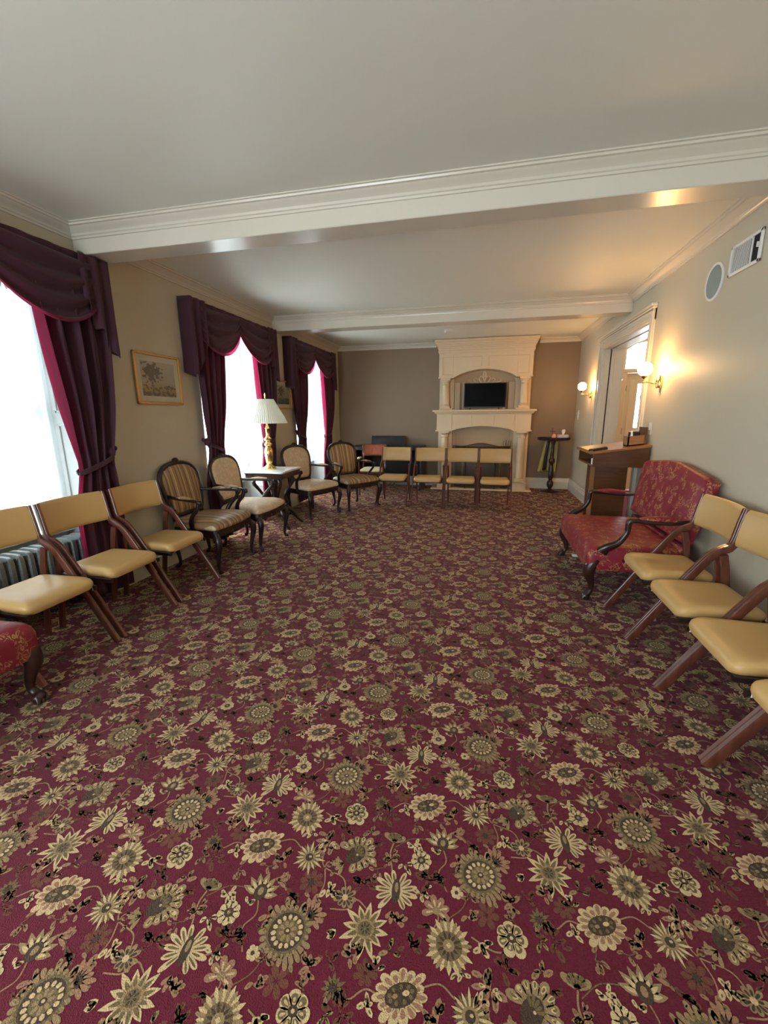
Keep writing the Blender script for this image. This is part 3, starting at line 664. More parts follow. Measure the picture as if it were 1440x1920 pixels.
for i, (z, e) in enumerate(((2.47, .01), (2.49, .018), (2.51, .012), (2.53, .018), (2.56, .03), (2.59, .045), (2.62, .06), (2.64, .07), (2.66, .075))):
    fbox(b, -.82-e, .82+e, 0, .34+e, z, z+.032, .004)
fbox(b, -.90, .90, 0, .43, 2.66, 2.703, .004)
b.build('cornice', STONE, fp)
# carved crest on the niche back
b = MB(); yq = -.052
def scroll(pts, r): r *= 1.35; b.tube([(x, yq-.006, z) for x, z in [tuple(p)[:2] for p in smoothpath([(x, z, 0) for x, z in pts], 5)]], r, 6, side=(0, 1, 0))
for s in (-1, 1):
    scroll([(0, 1.95), (s*.06, 1.98), (s*.10, 2.04), (s*.07, 2.09), (s*.03, 2.06)], .011); scroll([(s*.04, 1.96), (s*.13, 1.97), (s*.19, 2.02), (s*.15, 2.06), (s*.12, 2.02)], .011)
    scroll([(s*.16, 1.96), (s*.24, 1.98), (s*.30, 2.0), (s*.27, 2.03)], .010); scroll([(s*.22, 1.95), (s*.33, 1.96), (s*.39, 1.96), (s*.36, 1.985)], .009)
    scroll([(0, 2.0), (s*.025, 2.08), (s*.015, 2.15), (0, 2.17)], .012)
b.sphere((0, yq-.006, 2.10), .022, 10, 6, (1, .5, 1.5)); b.sphere((0, yq-.006, 1.97), .03, 10, 6, (1, .5, 1)); b.box(-.40, .40, yq-.012, yq, 1.935, 1.95, .003)
b.build('crest', STONE, fp)
b = MB()      # firebox: dark lining, brass framed glass doors
b.use(BLACKM); fbox(b, -.50, .50, .0, .01, .03, .80, 0)
for s in (-1, 1): q = sorted((s*.50, s*.49)); fbox(b, q[0], q[1], .01, .18, .03, .80, 0)
fbox(b, -.49, .49, .01, .18, .79, .80, 0)
b.build('firebox', None, fp)
BRASSB = mat('brushed_brass', (.50, .42, .16), .5, .2)
b = MB(); b.use(BRASSB)
for x in (-.37, .33): fbox(b, x, x+.03, .17, .185, .06, .76, .003)
fbox(b, -.49, .49, .17, .185, .745, .765, .003); b.use(BLACK); fbox(b, -.48, .48, .165, .172, .05, .75, 0)
b.build('firebox_doors', None, fp)
# folding fire screen on the hearth
fs = thing('fire_screen', 'grey mesh fire screen with a curved bronze top edge on the hearth', 'fire screen', (-.05, 8.125, .028))
def topz(x): return .80+.055*cos(min(abs(x)/.36, 1)*PI)*.5+.0275*0+.02
for nm, x0, x1, ya, yb in (('side_panel', -.52, -.27, .10, 0), ('centre_panel', -.27, .27, 0, 0), ('side_panel', .27, .52, 0, .10)):
    n = 14; b = MB(); P = []
    f = lambda x, z, o=0: (x, ya+(yb-ya)*(x-x0)/(x1-x0)+o, z)
    top = [(x0+(x1-x0)*i/n, topz(x0+(x1-x0)*i/n)) for i in range(n+1)]
    for i in range(n):
        b.add([f(top[i][0], .02), f(top[i+1][0], .02), f(*top[i+1]), f(*top[i])], [(0, 1, 2, 3)])
    pn = b.build(nm, GREYMESH, fs, solid=.004)
    g = MB(); g.tube([f(x, z) for x, z in top], .008, 6); g.tube([f(x0, .0), f(x0, topz(x0))], .006, 6); g.tube([f(x1, .0), f(x1, topz(x1))], .006, 6); g.tube([f(x0, .02), f(x1, .02)], .006, 6)
    g.build('edge_frame', WOODT, pn)
# fire tools
ft = thing('fire_tool_set', 'thin iron fire tools standing behind the right end of the fire screen', 'fire tools', (.40, 8.30, .028))
b = MB(); b.lathe([(.07, 0), (.07, .01), (.02, .02)], n=16); b.tube([(0, 0, .01), (0, 0, .90)], .006, 8); b.build('stand', BLACKM, ft)
for x in (-.05, .04, .08):
    b = MB(); b.tube([(x, 0, .1), (x, 0, .86)], .004, 6); b.tube([(x, 0, .86), (x+.015, 0, .88), (x, 0, .90), (x-.015, 0, .88), (x, 0, .86)], .004, 6); b.build('tool', BLACKM, ft)

# TV
tv = thing('television', 'flat black television standing on the stone mantel shelf in the arched niche', 'television', (-.02, 8.27, 1.481))
b = MB(); b.use(BLACK).box(-.375, .375, -.02, .03, .035, .47, .006); b.build('casing', None, tv)
b = MB(); b.box(-.362, .362, -.0225, -.0195, .052, .458); b.build('screen', SCREEN, tv, 0)
for s in (-1, 1): b = MB(); b.tube([(s*.26, -.09, .006), (s*.25, 0, .04), (s*.26, .09, .006)], .007, 6); b.build('foot', BLACK, tv)
# ------------------------------------------------------------------ curtains
def window_drapery(c, half, tie_l, idx, lab, vis=(1, 1)):
    """one valance with two swags and two tails and two tied back panels; c centre y"""
    t = thing('window_curtains', lab, 'curtains', (XL, c, 0), 0, 'plum curtains on the three windows')
    X = .10; ztop = 2.525
    # valance board cover
    b = MB(); b.box(.002, X, -half+.02, half-.02, ztop-.02, ztop, .004)
    b.grid(lambda u, v: (X+.006*sin(u*60), -half+.02+2*(half-.02)*u, ztop-.20*v), 60, 4)
    b.build('valance_board', CURT, t, 40)
    # swags
    for s in (-1, 1):
        b = MB(); hw = half/2
        def fn(u, v, s=s):
            # u from outer end to centre, v from top to bottom
            y = s*(half-.06-(half-.04)*u*(1.0))
            sag = 4*u*(1-u)
            zo = ztop-.05-.20*v; zi = ztop-.02-.17*v
            z = zo*(1-u)+zi*u-(.02+.25*v)*(sag**.85)
            x = X+.015+.022*sin(v*PI*6.5)*sag**.6+.03*sag*(1-v*.3)
            return (x, y, z)
        b.use(CURT).grid(lambda u, v: fn(u, v*.93), 24, 38); b.use(CURTE).grid(lambda u, v: fn(u, .93+.07*v), 24, 3); b.build('swag', None, t, 60, solid=.003)
        # tail: folds at the outer end, stepped lower edge, with a return to the wall
        b = MB(); lo = 1.72 if s < 0 else 1.80
        def ft_(u, v, s=s, lo=lo):
            y = s*(half-.25*(1-u))            # u=1 outermost
            zb_ = lo+.40*(1-u)**1.0+.06*sin(u*PI*5)*(1-u)-(-.08 if u > .93 else 0)
            z = ztop-(ztop-zb_)*v
            return (X+.035+.020*sin(u*PI*5)*(.4+.6*v), y, z)
        b.grid(ft_, 30, 24)
        b.grid(lambda u, v, s=s, lo=lo: (.003+(X+.032)*u, s*half, ztop-(ztop-lo-.06-.05*(1-u))*v), 6, 16)
        b.build('tail', CURT, t, 60, solid=.003)
        # panel, drawn aside and tied
        b = MB(); TZ = 1.06
        ti = .44 if s > 0 else .47; TO = .745 if s > 0 else .72
        inner_top = .28 if s > 0 else .30
        def fp_(u, v, s=s):
            z = 2.42-2.39*v; 
            if z > TZ:
                k = (2.42-z)/(2.42-TZ)
                inn = inner_top+(ti-inner_top)*(k**1.6); oo = half-(.03 if s > 0 else .10); out = oo+(TO-oo)*k**2
            else:
                k = (TZ-z)/TZ; inn = ti-.06*min(k*3, 1)*1; out = TO+.06*min(k*3, 1)
            y = inn+(out-inn)*u
            near = abs(z-TZ); am = .012+.030*min(near/.4, 1)
            lowr = max(0, min(1, (TZ-.05-z)/.3)); x = .075-.025*lowr+am*(1-.65*lowr)*sin(u*PI*9+.4*sin(z*3))+.012*(1-.6*lowr)*sin(u*PI*23+z)
            return (max(x, .012), s*y, z)
        hm = .14 if s > 0 else .03; b.use(CURT).grid(lambda u, v: fp_(hm+(1-hm)*u, v), 64, 36); b.use(CURTE).grid(lambda u, v: fp_(hm*u, v), 10, 36); b.build('panel', None, t, 60, solid=.003)
        # tieback with a gathered rosette
        b = MB(); P = []
        for i in range(25):
            a = 2*PI*i/24; P.append((.075+.050*cos(a), s*((ti+TO)/2+((TO-ti)/2+.006)*sin(a)), TZ+.05*sin(a)))
        b.tube(P, (.006, .020), 6, side=(1, 0, 0)); b.sphere((.07, s*.74, TZ+.08), .04, 10, 6, (.8, 1, 1.1)); b.sphere((.06, s*.79, TZ+.105), .022, 8, 5)
        b.build('tieback', CURT, t, 60)
    return t
window_drapery(2.055, .90, 0, 0, 'plum curtains with swag valance on the near left window above the radiator')
window_drapery(4.765, .90, 0, 1, 'plum curtains with swag valance on the middle window behind the table lamp')
window_drapery(7.07, .98, 0, 2, 'plum curtains with swag valance on the far window by the back corner')
for k, (a, c) in enumerate(WINS[1:]):
    b = MB()
    def fs_(u, v):
        y = a+.008+(c-a-.016)*u; z = 2.33-(2.33-SILL-.015)*v
        return (WX+.055+.014*sin(u*PI*26+.5*sin(z*2+u*7))+.006*sin(u*PI*61), y, z)
    b.grid(fs_, 120, 10)
    o = b.build('sheer_curtain', SHEER if k else SHEER1, None, 80)
    tag(o, ['white sheer curtain with lace heading in the near left window over the radiator', 'white sheer curtain in the middle window behind the lamp', 'white sheer curtain in the far window nearest the back wall'][k], 'curtain', 'sheer curtains in the windows')
    g = MB(); g.tube([(WX+.055, a+.023, 2.335), (WX+.055, c-.023, 2.335)], .009, 8)
    for i in range(28):
        y = a+.06+(c-a-.12)*i/27; g.tube(smoothpath([(WX+.075, y-.02, 2.33), (WX+.08, y, 2.27), (WX+.075, y+.02, 2.33)], 3), .004, 5)
    g.build('lace_heading', PAPER, o)
# radiator
rd = thing('radiator', 'silver cast iron column radiator under the near left window behind the tan folding chairs', 'radiator', (-3.06, 1.42, 0))
n = 20
for i in range(n):
    y = .03+i*.0635; b = MB()
    pts = rounded([(-.10, .09), (.10, .09), (.10, .52), (-.10, .52)], .05, 4)
    b.loft(pts, [(.88, -.024), (1, -.013), (1, .013), (.88, .024)], lambda u, w_, d: (u, y+d, w_), (0, .3))
    for x in (-.065, 0, .065): b.tube([(x, y, .11), (x, y, .50)], (.024, .030), 8, side=(1, 0, 0))
    if i in (1, n-2):
        for x in (-.07, .07): b.tube([(x, y, .1), (x, y, 0)], (.018, .014), 8, side=(1, 0, 0))
    b.build('section', RADM, rd)
b = MB(); b.tube([(.0, 0, .12), (0, n*.0635, .12)], .02, 8); b.tube([(.0, 0, .48), (0, n*.0635, .48)], .02, 8); b.tube([(0, n*.0635, .12), (0, n*.0635+.04, .12), (0, n*.0635+.04, 0)], .014, 8); b.build('pipe', RADM, rd)

# ------------------------------------------------------------------ tan folding chairs
def folding_chair(loc, rz, label):
    t = thing('folding_chair', label, 'chair', loc, rz, 'tan padded folding chairs set round the room')
    W = .242
    for s in (-1, 1):
        F = .265
        path = [(s*W, F-.53, 0)]
        d = [(0, 0), (.10, .157), (.20, .314), (.30, .470), (.365, .565), (.385, .59), (.41, .612), (.44, .628), (.465, .640), (.485, .662), (.495, .70), (.51, .79), (.527, .87)]
        b = MB(); b.tube([(s*W, -F+dd, z) for dd, z in d], [(.0115, .022)]*9+[(.0115, .018)]*4, side=(1, 0, 0), rect=True)
        b.build('front_leg', WOODC, t, 50)
        b = MB(); b.tube([(s*(W-.025), -F+.43, .605), (s*(W-.025), -F+.45, .52), (s*(W-.025), -F+.53, 0)], (.011, .020), side=(1, 0, 0), rect=True)
        b.build('rear_leg', WOODC, t, 50)
    b = MB()      # seat frame rails and the rear stretcher
    for s in (-1, 1): b.tube([(s*(W-.035), -.20, .375), (s*(W-.035), .20, .385)], (.010, .014), side=(1, 0, 0), rect=True)
    b.box(-W+.03, W-.03, .215, .235, .30, .335, .004); b.box(-W+.03, W-.03, -.16, -.135, .36, .385, .004); b.box(-W+.02, W-.02, .17, .19, .375, .40, .004)
    b.build('seat_frame', WOODD, t)
    o = rounded([(-.215, -.205), (.215, -.205), (.200, .195), (-.200, .195)], [.055, .055, .04, .04], 6)
    mp = lambda u, w_, dd: (u, w_, dd+.012*(abs(u)/.2)**2-.010*(max(-w_-.12, 0)/.09)**1.5)
    b = MB(); b.loft(o, [(.90, .378), (.975, .382), (1, .398), (1.0, .410), (.98, .424), (.92, .437), (.78, .443), (.5, .442), (.25, .441)], mp)
    b.build('seat', VINYL, t, 60)
    b = MB(); bw = W-.010       # curved padded backrest
    def fb(u, w_, dd):
        tlt = .17; y = .222+w_*tlt+.030*(1-(u/bw)**2)+dd; return (u, y, .655+w_)
    R = []; nn = 14
    for (dz, dy) in ((.0, .006), (.006, -.004), (.03, -.012), (.11, -.014), (.19, -.012), (.212, -.004), (.218, .006), (.212, .014), (.11, .018), (.006, .014)):
        R.append([fb(-bw+2*bw*i/nn, dz, dy) for i in range(nn+1)])
    b.rings(list(map(list, zip(*R))), closed=True); b.build('backrest', VINYL, t, 60)
    for s in (-1, 1): b = MB(); b.tube([(s*(W-.04), -.185, .382), (s*(W-.04), -.185, .362)], .006, 8); b.build('glide', PAPER, t)
    return t
G1 = 'tan padded folding chairs'
fc = folding_chair((-2.505, 1.80, 0), PI/2, 'tan folding chair in front of the radiator, nearest of the left row'); 
dup(fc, (-2.505, 2.335, 0), PI/2, 'tan folding chair in the left row, middle one, below the near plum curtain')
dup(fc, (-2.505, 2.885, 0), PI/2, 'tan folding chair in the left row, next to the striped carved armchair')
for y, l in ((3.0, 'tan folding chair beside the red settee, farthest of the right row'), (2.494, 'tan folding chair in the right row, second from the red settee'),
             (1.988, 'tan folding chair in the right row, third from the red settee'), (1.482, 'tan folding chair at the right edge of the photo, nearest of the right row')):
    dup(fc, (1.205, y, 0), -PI/2, l)
for x, y, l in ((-1.405, 6.76, 'tan folding chair in the back row in front of the black piano, leftmost of four'), (-.835, 6.72, 'tan folding chair in the back row, second from the left, left of the fireplace'),
                (-.32, 6.68, 'tan folding chair in the back row before the left half of the firebox'), (.185, 6.64, 'tan folding chair at the right end of the back row before the firebox')):
    dup(fc, (x, y, 0), 0, l)

# ------------------------------------------------------------------ carved armchairs
def cab_leg(b, x, y, ox, oy, h=.36, r=.026):
    """cabriole leg: knee out, ankle in, toe out"""
    P = [(x, y, h), (x+ox*.030, y+oy*.030, h*.86), (x+ox*.034, y+oy*.034, h*.72), (x+ox*.012, y+oy*.012, h*.45), (x-ox*.004, y-oy*.004, h*.2), (x+ox*.006, y+oy*.006, h*.07), (x+ox*.025, y+oy*.025, .018), (x+ox*.03, y+oy*.03, 0)]
    R = [r*1.15, r*1.25, r*1.15, r*.8, r*.58, r*.62, r*.8, r*.55]
    b.tube(smoothpath(P, 4), interp(R, 4), 10)
def fauteuil(loc, rz, label, fab, closed_arm=False):
    t = thing('carved_armchair', label, 'armchair', loc, rz, 'carved armchairs along the window side')
    hw, hb = .30, .245
    seat = rounded([(-hw-.01, -.275), (-.12, -.305), (.12, -.305), (hw+.01, -.275), (hb, .22), (-hb, .22)], [.05, .1, .1, .05, .04, .04], 4)
    b = MB(); b.loft(seat, [(.94, .335), (1.0, .345), (1.01, .37), (1.0, .395), (.95, .40)], lambda u, w_, d: (u, w_, d-.012*(cos(u*20)*.5+.5)*(d < .36)))
    for x in (-.1, 0, .1): b.sphere((x, -.30, .352), .022, 8, 5, (1.2, .5, .8))
    b.build('seat_frame', WOODD, t)
    b = MB(); b.loft(seat, [(.95, .395), (1.0, .405), (1.01, .42), (.98, .445), (.90, .465), (.75, .482), (.5, .492), (.2, .496)], lambda u, w_, d: (u, w_, d))
    b.build('seat', fab, t, 60)
    for x, y, ox, oy in ((-hw+.015, -.26, -.5, -.8), (hw-.015, -.26, .5, -.8), (-hb+.02, .20, -.3, .9), (hb-.02, .20, .3, .9)):
        b = MB(); cab_leg(b, x, y, ox, oy); b.build('leg', WOODD, t, 60)
    tl = .20; by, bz = .215, .50
    mp = lambda u, w_, d: (u, by+w_*sin(tl)-d*cos(tl), bz+w_*cos(tl)+d*sin(tl))
    half = [(.0, .0), (.15, .0), (.195, .025), (.222, .09), (.245, .20), (.258, .30), (.244, .385), (.19, .440), (.11, .468), (0, .478)]
    outl = [tuple(p)[:2] for p in smoothpath([(x, z, 0) for x, z in half], 3)]
    full = outl+[(-x, z) for x, z in outl[::-1][1:-1]]
    b = MB(); b.loft(full, [(.90, -.035), (.97, -.02), (.97, .0), (.93, .016), (.80, .026), (.5, .032), (.2, .034)], mp, (0, .23)); b.build('backrest', fab, t, 60)
    b = MB(); loop = [mp(x*1.02, .23+(z-.23)*1.02, 0) for x, z in full]; loop += loop[:2]
    b.tube(loop, (.018, .022), 8, side=mpv(tl), cap=False)
    for i in range(-5, 6):      # carved crest
        a = i/5; x = .17*a; z = .490-.055*a*a; b.sphere(mp(x, z, .004), .024-.009*abs(a), 8, 5, (1.3, .7, .9))
    b.sphere(mp(0, .508, .006), .026, 10, 6, (1.6, .7, .9))
    for s in (-1, 1): b.tube([(s*.19, .20, .38), (s*.20, .225, .46), mp(s*.20, .06, 0)], (.020, .022), 8)
    b.build('back_frame', WOODD, t, 60)
    for s in (-1, 1):
        b = MB()
        arm = smoothpath([mp(s*.225, .19, -.005), (s*.265, .14, .678), (s*.30, .0, .672), (s*.315, -.10, .668), (s*.318, -.145, .655), (s*.305, -.15, .635)], 4)
        b.tube(arm, (.018, .015), 8, side=(1, 0, 0))
        b.tube(smoothpath([(s*.312, -.13, .66), (s*.315, -.115, .60), (s*.305, -.05, .53), (s*.285, -.015, .46), (s*.275, -.02, .37)], 4), interp([(.018, .02), (.015, .018), (.016, .02), (.02, .024), (.02, .026)], 4), 8, side=(1, 0, 0))
        b.sphere((s*.314, -.148, .657), .024, 10, 6, (.9, .9, .9))
        ar = b.build('arm', WOODD, t, 60)
        b = MB(); b.tube(smoothpath([(s*.268, .12, .688), (s*.29, .04, .692), (s*.308, -.06, .688)], 4), interp([(.012, .008), (.024, .016), (.014, .008)], 4), 10, side=(1, 0, 0)); b.build('arm_pad', fab, ar, 60)
    return t
def mpv(tl): return (0, -cos(tl), sin(tl))
A1 = fauteuil((-2.573, 3.55, 0), PI/2, 'carved dark wood armchair with brown striped silk, next to the tan folding chairs', STRIPE)
A2 = fauteuil((-2.525, 4.225, 0), PI/2, 'carved dark wood armchair with ivory damask, between striped armchair and marble lamp table', IVORY)
an3 = math.atan2(.92, .38)
A3 = dup(A2, (-2.17-.26*.92, 5.60+.26*.38, 0), an3, 'carved dark wood armchair with ivory damask, on the far side of the marble lamp table')
an4 = math.atan2(.81, .59)
A4 = dup(A1, (-1.76-.26*.81, 6.20+.26*.59, 0), an4, 'carved dark wood armchair with brown striped silk, standing by the far window and the piano')

# ------------------------------------------------------------------ marble topped table and lamp
tb = thing('side_table', 'dark carved Victorian side table with white marble top between the two ivory armchairs', 'table', (-2.615, 4.99, 0))
o = rounded([(-.27, -.30), (-.10, -.275), (.10, -.275), (.27, -.30), (.255, -.10), (.255, .10), (.27, .30), (.10, .275), (-.10, .275), (-.27, .30), (-.255, .10), (-.255, -.10)], [.03, .06, .06, .03, .06, .06, .03, .06, .06, .03, .06, .06], 4)
b = MB(); b.loft(o, [(.98, .715), (1.0, .720), (1.0, .730), (.98, .738)], lambda u, w_, d: (u, w_, d)); b.build('marble_top', MARBLE, tb)
b = MB(); b.loft(o, [(.86, .64), (.93, .65), (.93, .70), (.97, .715)], lambda u, w_, d: (u, w_, d)); b.build('apron', WOODT, tb)
b = MB(); b.lathe([(.03, .64), (.045, .60), (.05, .55), (.03, .50), (.022, .42), (.035, .34), (.055, .29), (.06, .25), (.03, .20), (.012, .17)], n=16); b.build('centre_column', WOODT, tb)
for sx in (-1, 1):
    for sy in (-1, 1):
        b = MB(); q = smoothpath([(sx*.16, sy*.17, .645), (sx*.18, sy*.19, .58), (sx*.13, sy*.14, .48), (sx*.09, sy*.10, .38), (sx*.11, sy*.12, .28), (sx*.07, sy*.08, .21)], 4)
        b.tube(q, interp([.022, .024, .019, .016, .022, .02], 4), 8); b.build('post', WOODT, tb, 60)
        b = MB(); q = smoothpath([(sx*.0, sy*.0, .22), (sx*.09, sy*.07, .235), (sx*.17, sy*.13, .17), (sx*.22, sy*.165, .08), (sx*.27, sy*.20, .02), (sx*.285, sy*.21, .012)], 4)
        b.tube(q, interp([.024, .034, .03, .022, .02, .012], 4), 8); b.build('foot', WOODT, tb, 60)
b = MB(); o2 = [(x*.25, y*.25) for x, y in o]
lp = thing('table_lamp', 'brass baluster table lamp with white pleated shade on the marble topped table', 'lamp', (-2.66, 4.99, .739))
b = MB(); b.lathe([(.085, 0), (.088, .012), (.075, .022), (.06, .035), (.04, .05), (.032, .07), (.04, .085), (.042, .10), (.05, .16), (.055, .21), (.048, .26), (.03, .285), (.045, .30), (.05, .315), (.036, .33), (.028, .35), (.048, .37), (.05, .385), (.03, .40), (.022, .42), (.022, .50), (.03, .51), (.02, .53), (.012, .56), (.012, .60)], n=24)
b.build('base', BRASS, lp, 60)
b = MB(); n = 120
b.rings([[((r+(.004 if i % 2 else -.004))*cos(2*PI*i/n), (r+(.004 if i % 2 else -.004))*sin(2*PI*i/n), z) for i in range(n)] for r, z in ((.252, .575), (.218, .65), (.155, .76), (.098, .865))], cap=False)
b.build('lamp_shade', SHADE, lp, 0, solid=.002)
b = MB(); b.tube([(0, 0, .60), (0, 0, .87)], .004, 6); b.tube([(-.1, 0, .86), (.1, 0, .86)], .003, 6); b.lathe([(.004, .87), (.012, .885), (.006, .90), (.013, .915), (.003, .94)], n=10); b.build('finial', BRASS, lp, 60)

# ------------------------------------------------------------------ red settees
def settee(loc, rz, label, bare=False):
    t = thing('upholstered_bench' if bare else 'settee', label, 'bench' if bare else 'settee', loc, rz); H = .565
    so_ = rounded([(-H-.02, -.395), (H+.02, -.395), (H-.01, .27), (-H+.01, .27)], [.05, .05, .04, .04], 5)
    b = MB()
    def sm(u, w_, d):
        return (u, w_, d-(.025*(1-abs(u)/H)*0 if d > .3 else -.03*sin(min(max((H-abs(u))/H, 0), 1)*PI*.5)))
    b.loft(so_, [(.93, .245), (.985, .25), (1, .28), (1.0, .37), (.985, .40), (.95, .425), (.85, .44), (.6, .45), (.3, .452)], sm); b.build('seat', DAMASK, t, 60)
    if not bare:
        # camel back
        n = 20; tl = .20
        HB = .625; hz = lambda u: .545+.05*cos(min(abs(u)/HB, 1)*PI)*.5-.03*max(0, abs(u)/HB-.8)/.2*max(0, abs(u)/HB-.8)/.2
        half = [(HB*i/12, hz(HB*i/12)) for i in range(13)]
        out = [(-H, .03), (H, .03), (H+.04, .25)]+[(x, z) for x, z in half[::-1]]+[(-x, z) for x, z in half[1:]]+[(-H-.04, .25)]
        mp = lambda u, w_, d: (u, .245+w_*sin(tl)-d*cos(tl), .46+w_*cos(tl)+d*sin(tl))
        b = MB(); b.loft(out, [(.96, -.05), (1, -.035), (1.0, .02), (.985, .035), (.94, .045), (.7, .05), (.3, .052)], mp, (0, .28)); b.build('backrest', DAMASK, t, 50)
        b = MB()
        b.loft(rounded([(-H+.02, -.10), (H-.02, -.10), (H-.02, .02), (-H+.02, .02)], .03, 3), [(.97, -.04), (1, -.03), (1, .01), (.97, .02)], lambda u, w_, d: (u, .245-d, .44+w_)); b.build('lower_back', DAMASK, t, 50)
    for s in (-1, 1):
        if not bare:
            b = MB()
            b.tube(smoothpath([(s*(H+.02), -.30, .40), (s*(H+.03), -.27, .44), (s*(H+.035), -.20, .48), (s*(H+.035), -.15, .56), (s*(H+.035), -.145, .63), (s*(H+.035), -.12, .655), (s*(H+.045), 0, .645), (s*(H+.02), .14, .64), (s*(H-.01), .29, .65)], 4), interp([(.022, .045), (.022, .03), (.022, .024), (.02, .02), (.022, .02), (.024, .02), (.024, .016), (.022, .016), (.02, .016)], 4), 10, side=(1, 0, 0))
            ar = b.build('arm', WOODT, t, 60)
            b = MB(); b.tube(smoothpath([(s*(H+.036), -.08, .665), (s*(H+.03), .03, .668), (s*(H+.012), .16, .662)], 4), interp([(.018, .012), (.030, .024), (.022, .015)], 4), 10, side=(1, 0, 0)); b.build('arm_pad', DAMASK, ar, 60)
        b = MB(); x, y = s*(H-.03), -.345
        b.tube(smoothpath([(x, y+.03, .33), (x+s*.005, y-.005, .28), (x+s*.01, y-.02, .22), (x, y+.005, .14), (x-s*.004, y+.012, .08), (x, y-.005, .05), (x+s*.0, y-.02, .03), (x, y-.02, .004)], 4), interp([.05, .05, .042, .026, .019, .022, .036, .03], 4), 10)
        for a in (-.6, 0, .6): b.tube([(x+.02*sin(a), y-.0, .055), (x+.035*sin(a), y-.025-.018*cos(a), .035), (x+.035*sin(a), y-.03-.02*cos(a), .004)], .010, 6)
        b.build('leg', WOODT, t, 60)
        b = MB(); b.tube(smoothpath([(s*(H-.05), .18, .30), (s*(H-.05), .20, .15), (s*(H-.05), .27, .0)], 4), .021, 8, rect=True, side=(1, 0, 0)); b.build('leg', WOODT, t, 60)
    return t
S1 = settee((1.185, 3.89, 0), -PI/2, 'red and gold damask settee with cabriole legs, between the lectern and the tan folding chairs')
settee((-2.51, .92, 0), PI/2, 'red and gold damask bench with dark cabriole leg at the left edge', True)

# ------------------------------------------------------------------ lectern
lc = thing('lectern', 'oak lectern with slanted desk and open slot, standing by the doorway behind the red settee', 'lectern', (1.315, 5.01, 0))
y0, y1 = -.34, .34
b = MB()
for y in (y0, y1-.02):      # cheeks of the desk
    b = MB(); b.prism([(-.235, .875), (.265, .875), (.265, 1.075), (-.235, 1.005)], lambda x, z, y=y: (x, y, z), lambda x, z, y=y: (x, y+.02, z)); b.build('cheek', WOODLD, lc, 20)
b = MB(); b.box(-.235, .265, y0+.02, y1-.02, .875, .893, .003); b.box(.245, .265, y0+.02, y1-.02, .875, 1.07); b.box(-.05, -.035, y0+.02, y1-.02, .89, 1.02); b.build('compartment', WOODLD, lc, 20)
b = MB(); b.prism([(-.265, 1.002), (.275, 1.078), (.275, 1.098), (-.265, 1.022)], lambda x, z: (x, y0-.012, z), lambda x, z: (x, y1+.012, z))
b.prism([(-.262, 1.02), (-.245, 1.024), (-.245, 1.036), (-.262, 1.032)], lambda x, z: (x, y0-.01, z), lambda x, z: (x, y1+.01, z)); b.build('desk_top', WOODL, lc, 20)
b = MB().use(WOODLD); b.box(-.17, .14, -.18, -.158, .05, .875, .003); b.box(-.17, .14, .158, .18, .05, .875, .003); b.use(WOODL).box(-.14, -.12, -.158, .158, .05, .875, .002)
b.build('pedestal', WOODLD, lc, 20)
b = MB(); b.box(-.24, .20, -.24, .24, 0, .05, .01); b.build('plinth', WOODLD, lc, 20)
bx = thing('wooden_box', 'small brown wooden box with a tall back, standing on the high side of the lectern', 'box', (1.505, 4.84, 1.0895))
b = MB()
def sl(x): return (x-.0)*.1407
b.prism([(-.10, sl(-.10)), (.045, sl(.045)), (.045, .10), (-.10, .085)], lambda x, z: (x, -.075, z), lambda x, z: (x, -.063, z))
b.prism([(-.10, sl(-.10)), (.045, sl(.045)), (.045, .10), (-.10, .085)], lambda x, z: (x, .063, z), lambda x, z: (x, .075, z))
b.prism([(-.10, sl(-.10)), (-.088, sl(-.088)), (-.088, .085), (-.10, .085)], lambda x, z: (x, -.075, z), lambda x, z: (x, .075, z))
b.prism([(-.10, sl(-.10)), (.05, sl(.05)), (.05, sl(.05)+.01), (-.10, sl(-.10)+.01)], lambda x, z: (x, -.075, z), lambda x, z: (x, .075, z))
b.build('tray', WOODL, bx, 20)
b = MB(); b.prism([(.045, sl(.045)), (.06, sl(.06)), (.06, .175), (.045, .175)], lambda x, z: (x, -.085, z), lambda x, z: (x, .10, z)); b.build('back_panel', WOODLD, bx, 20)
b = MB(); b.box(1.43, 1.52, 4.80, 4.87, 1.115, 1.225, .01); o = b.build('tissue_pack', BLACK); tag(o, 'small dark packet standing in the wooden box on the lectern', 'packet')
b = MB(); b.loft(rounded([(-.03, -.028), (.03, -.028), (.03, .028), (-.03, .028)], .02, 4), [(.7, 1.16), (1, 1.17), (.8, 1.20), (.55, 1.225), (.2, 1.23)], lambda u, w_, d: (1.44+u*.3, 4.79+w_*.9, d)); o = b.build('white_tissue', PAPER); tag(o, 'crumpled white tissue at the front of the wooden box on the lectern', 'tissue')
rm = thing('remote_control', 'black remote control lying on the low side of the lectern top', 'remote', (1.135, 4.76, 1.029), 0)
b = MB(); b.box(-.085, .095, -.03, .03, 0.0, .030, .008); o = b.build('casing', BLACKM, rm); rm.rotation_euler = (0, -.14, .35)
b = MB()
for i in range(6):
    for j in range(3): b.box(-.06+i*.022, -.048+i*.022, -.016+j*.013, -.008+j*.013, .030, .032, .001)
b.build('button', GREYW, rm)
b = MB(); b.lathe([(.022, 0), (.026, .004), (.028, .06), (.025, .06), (.022, .01)], (1.105, 4.74, .894), 14); o = b.build('paper_cup', PAPER); tag(o, 'small white cup in the open slot of the lectern', 'cup')

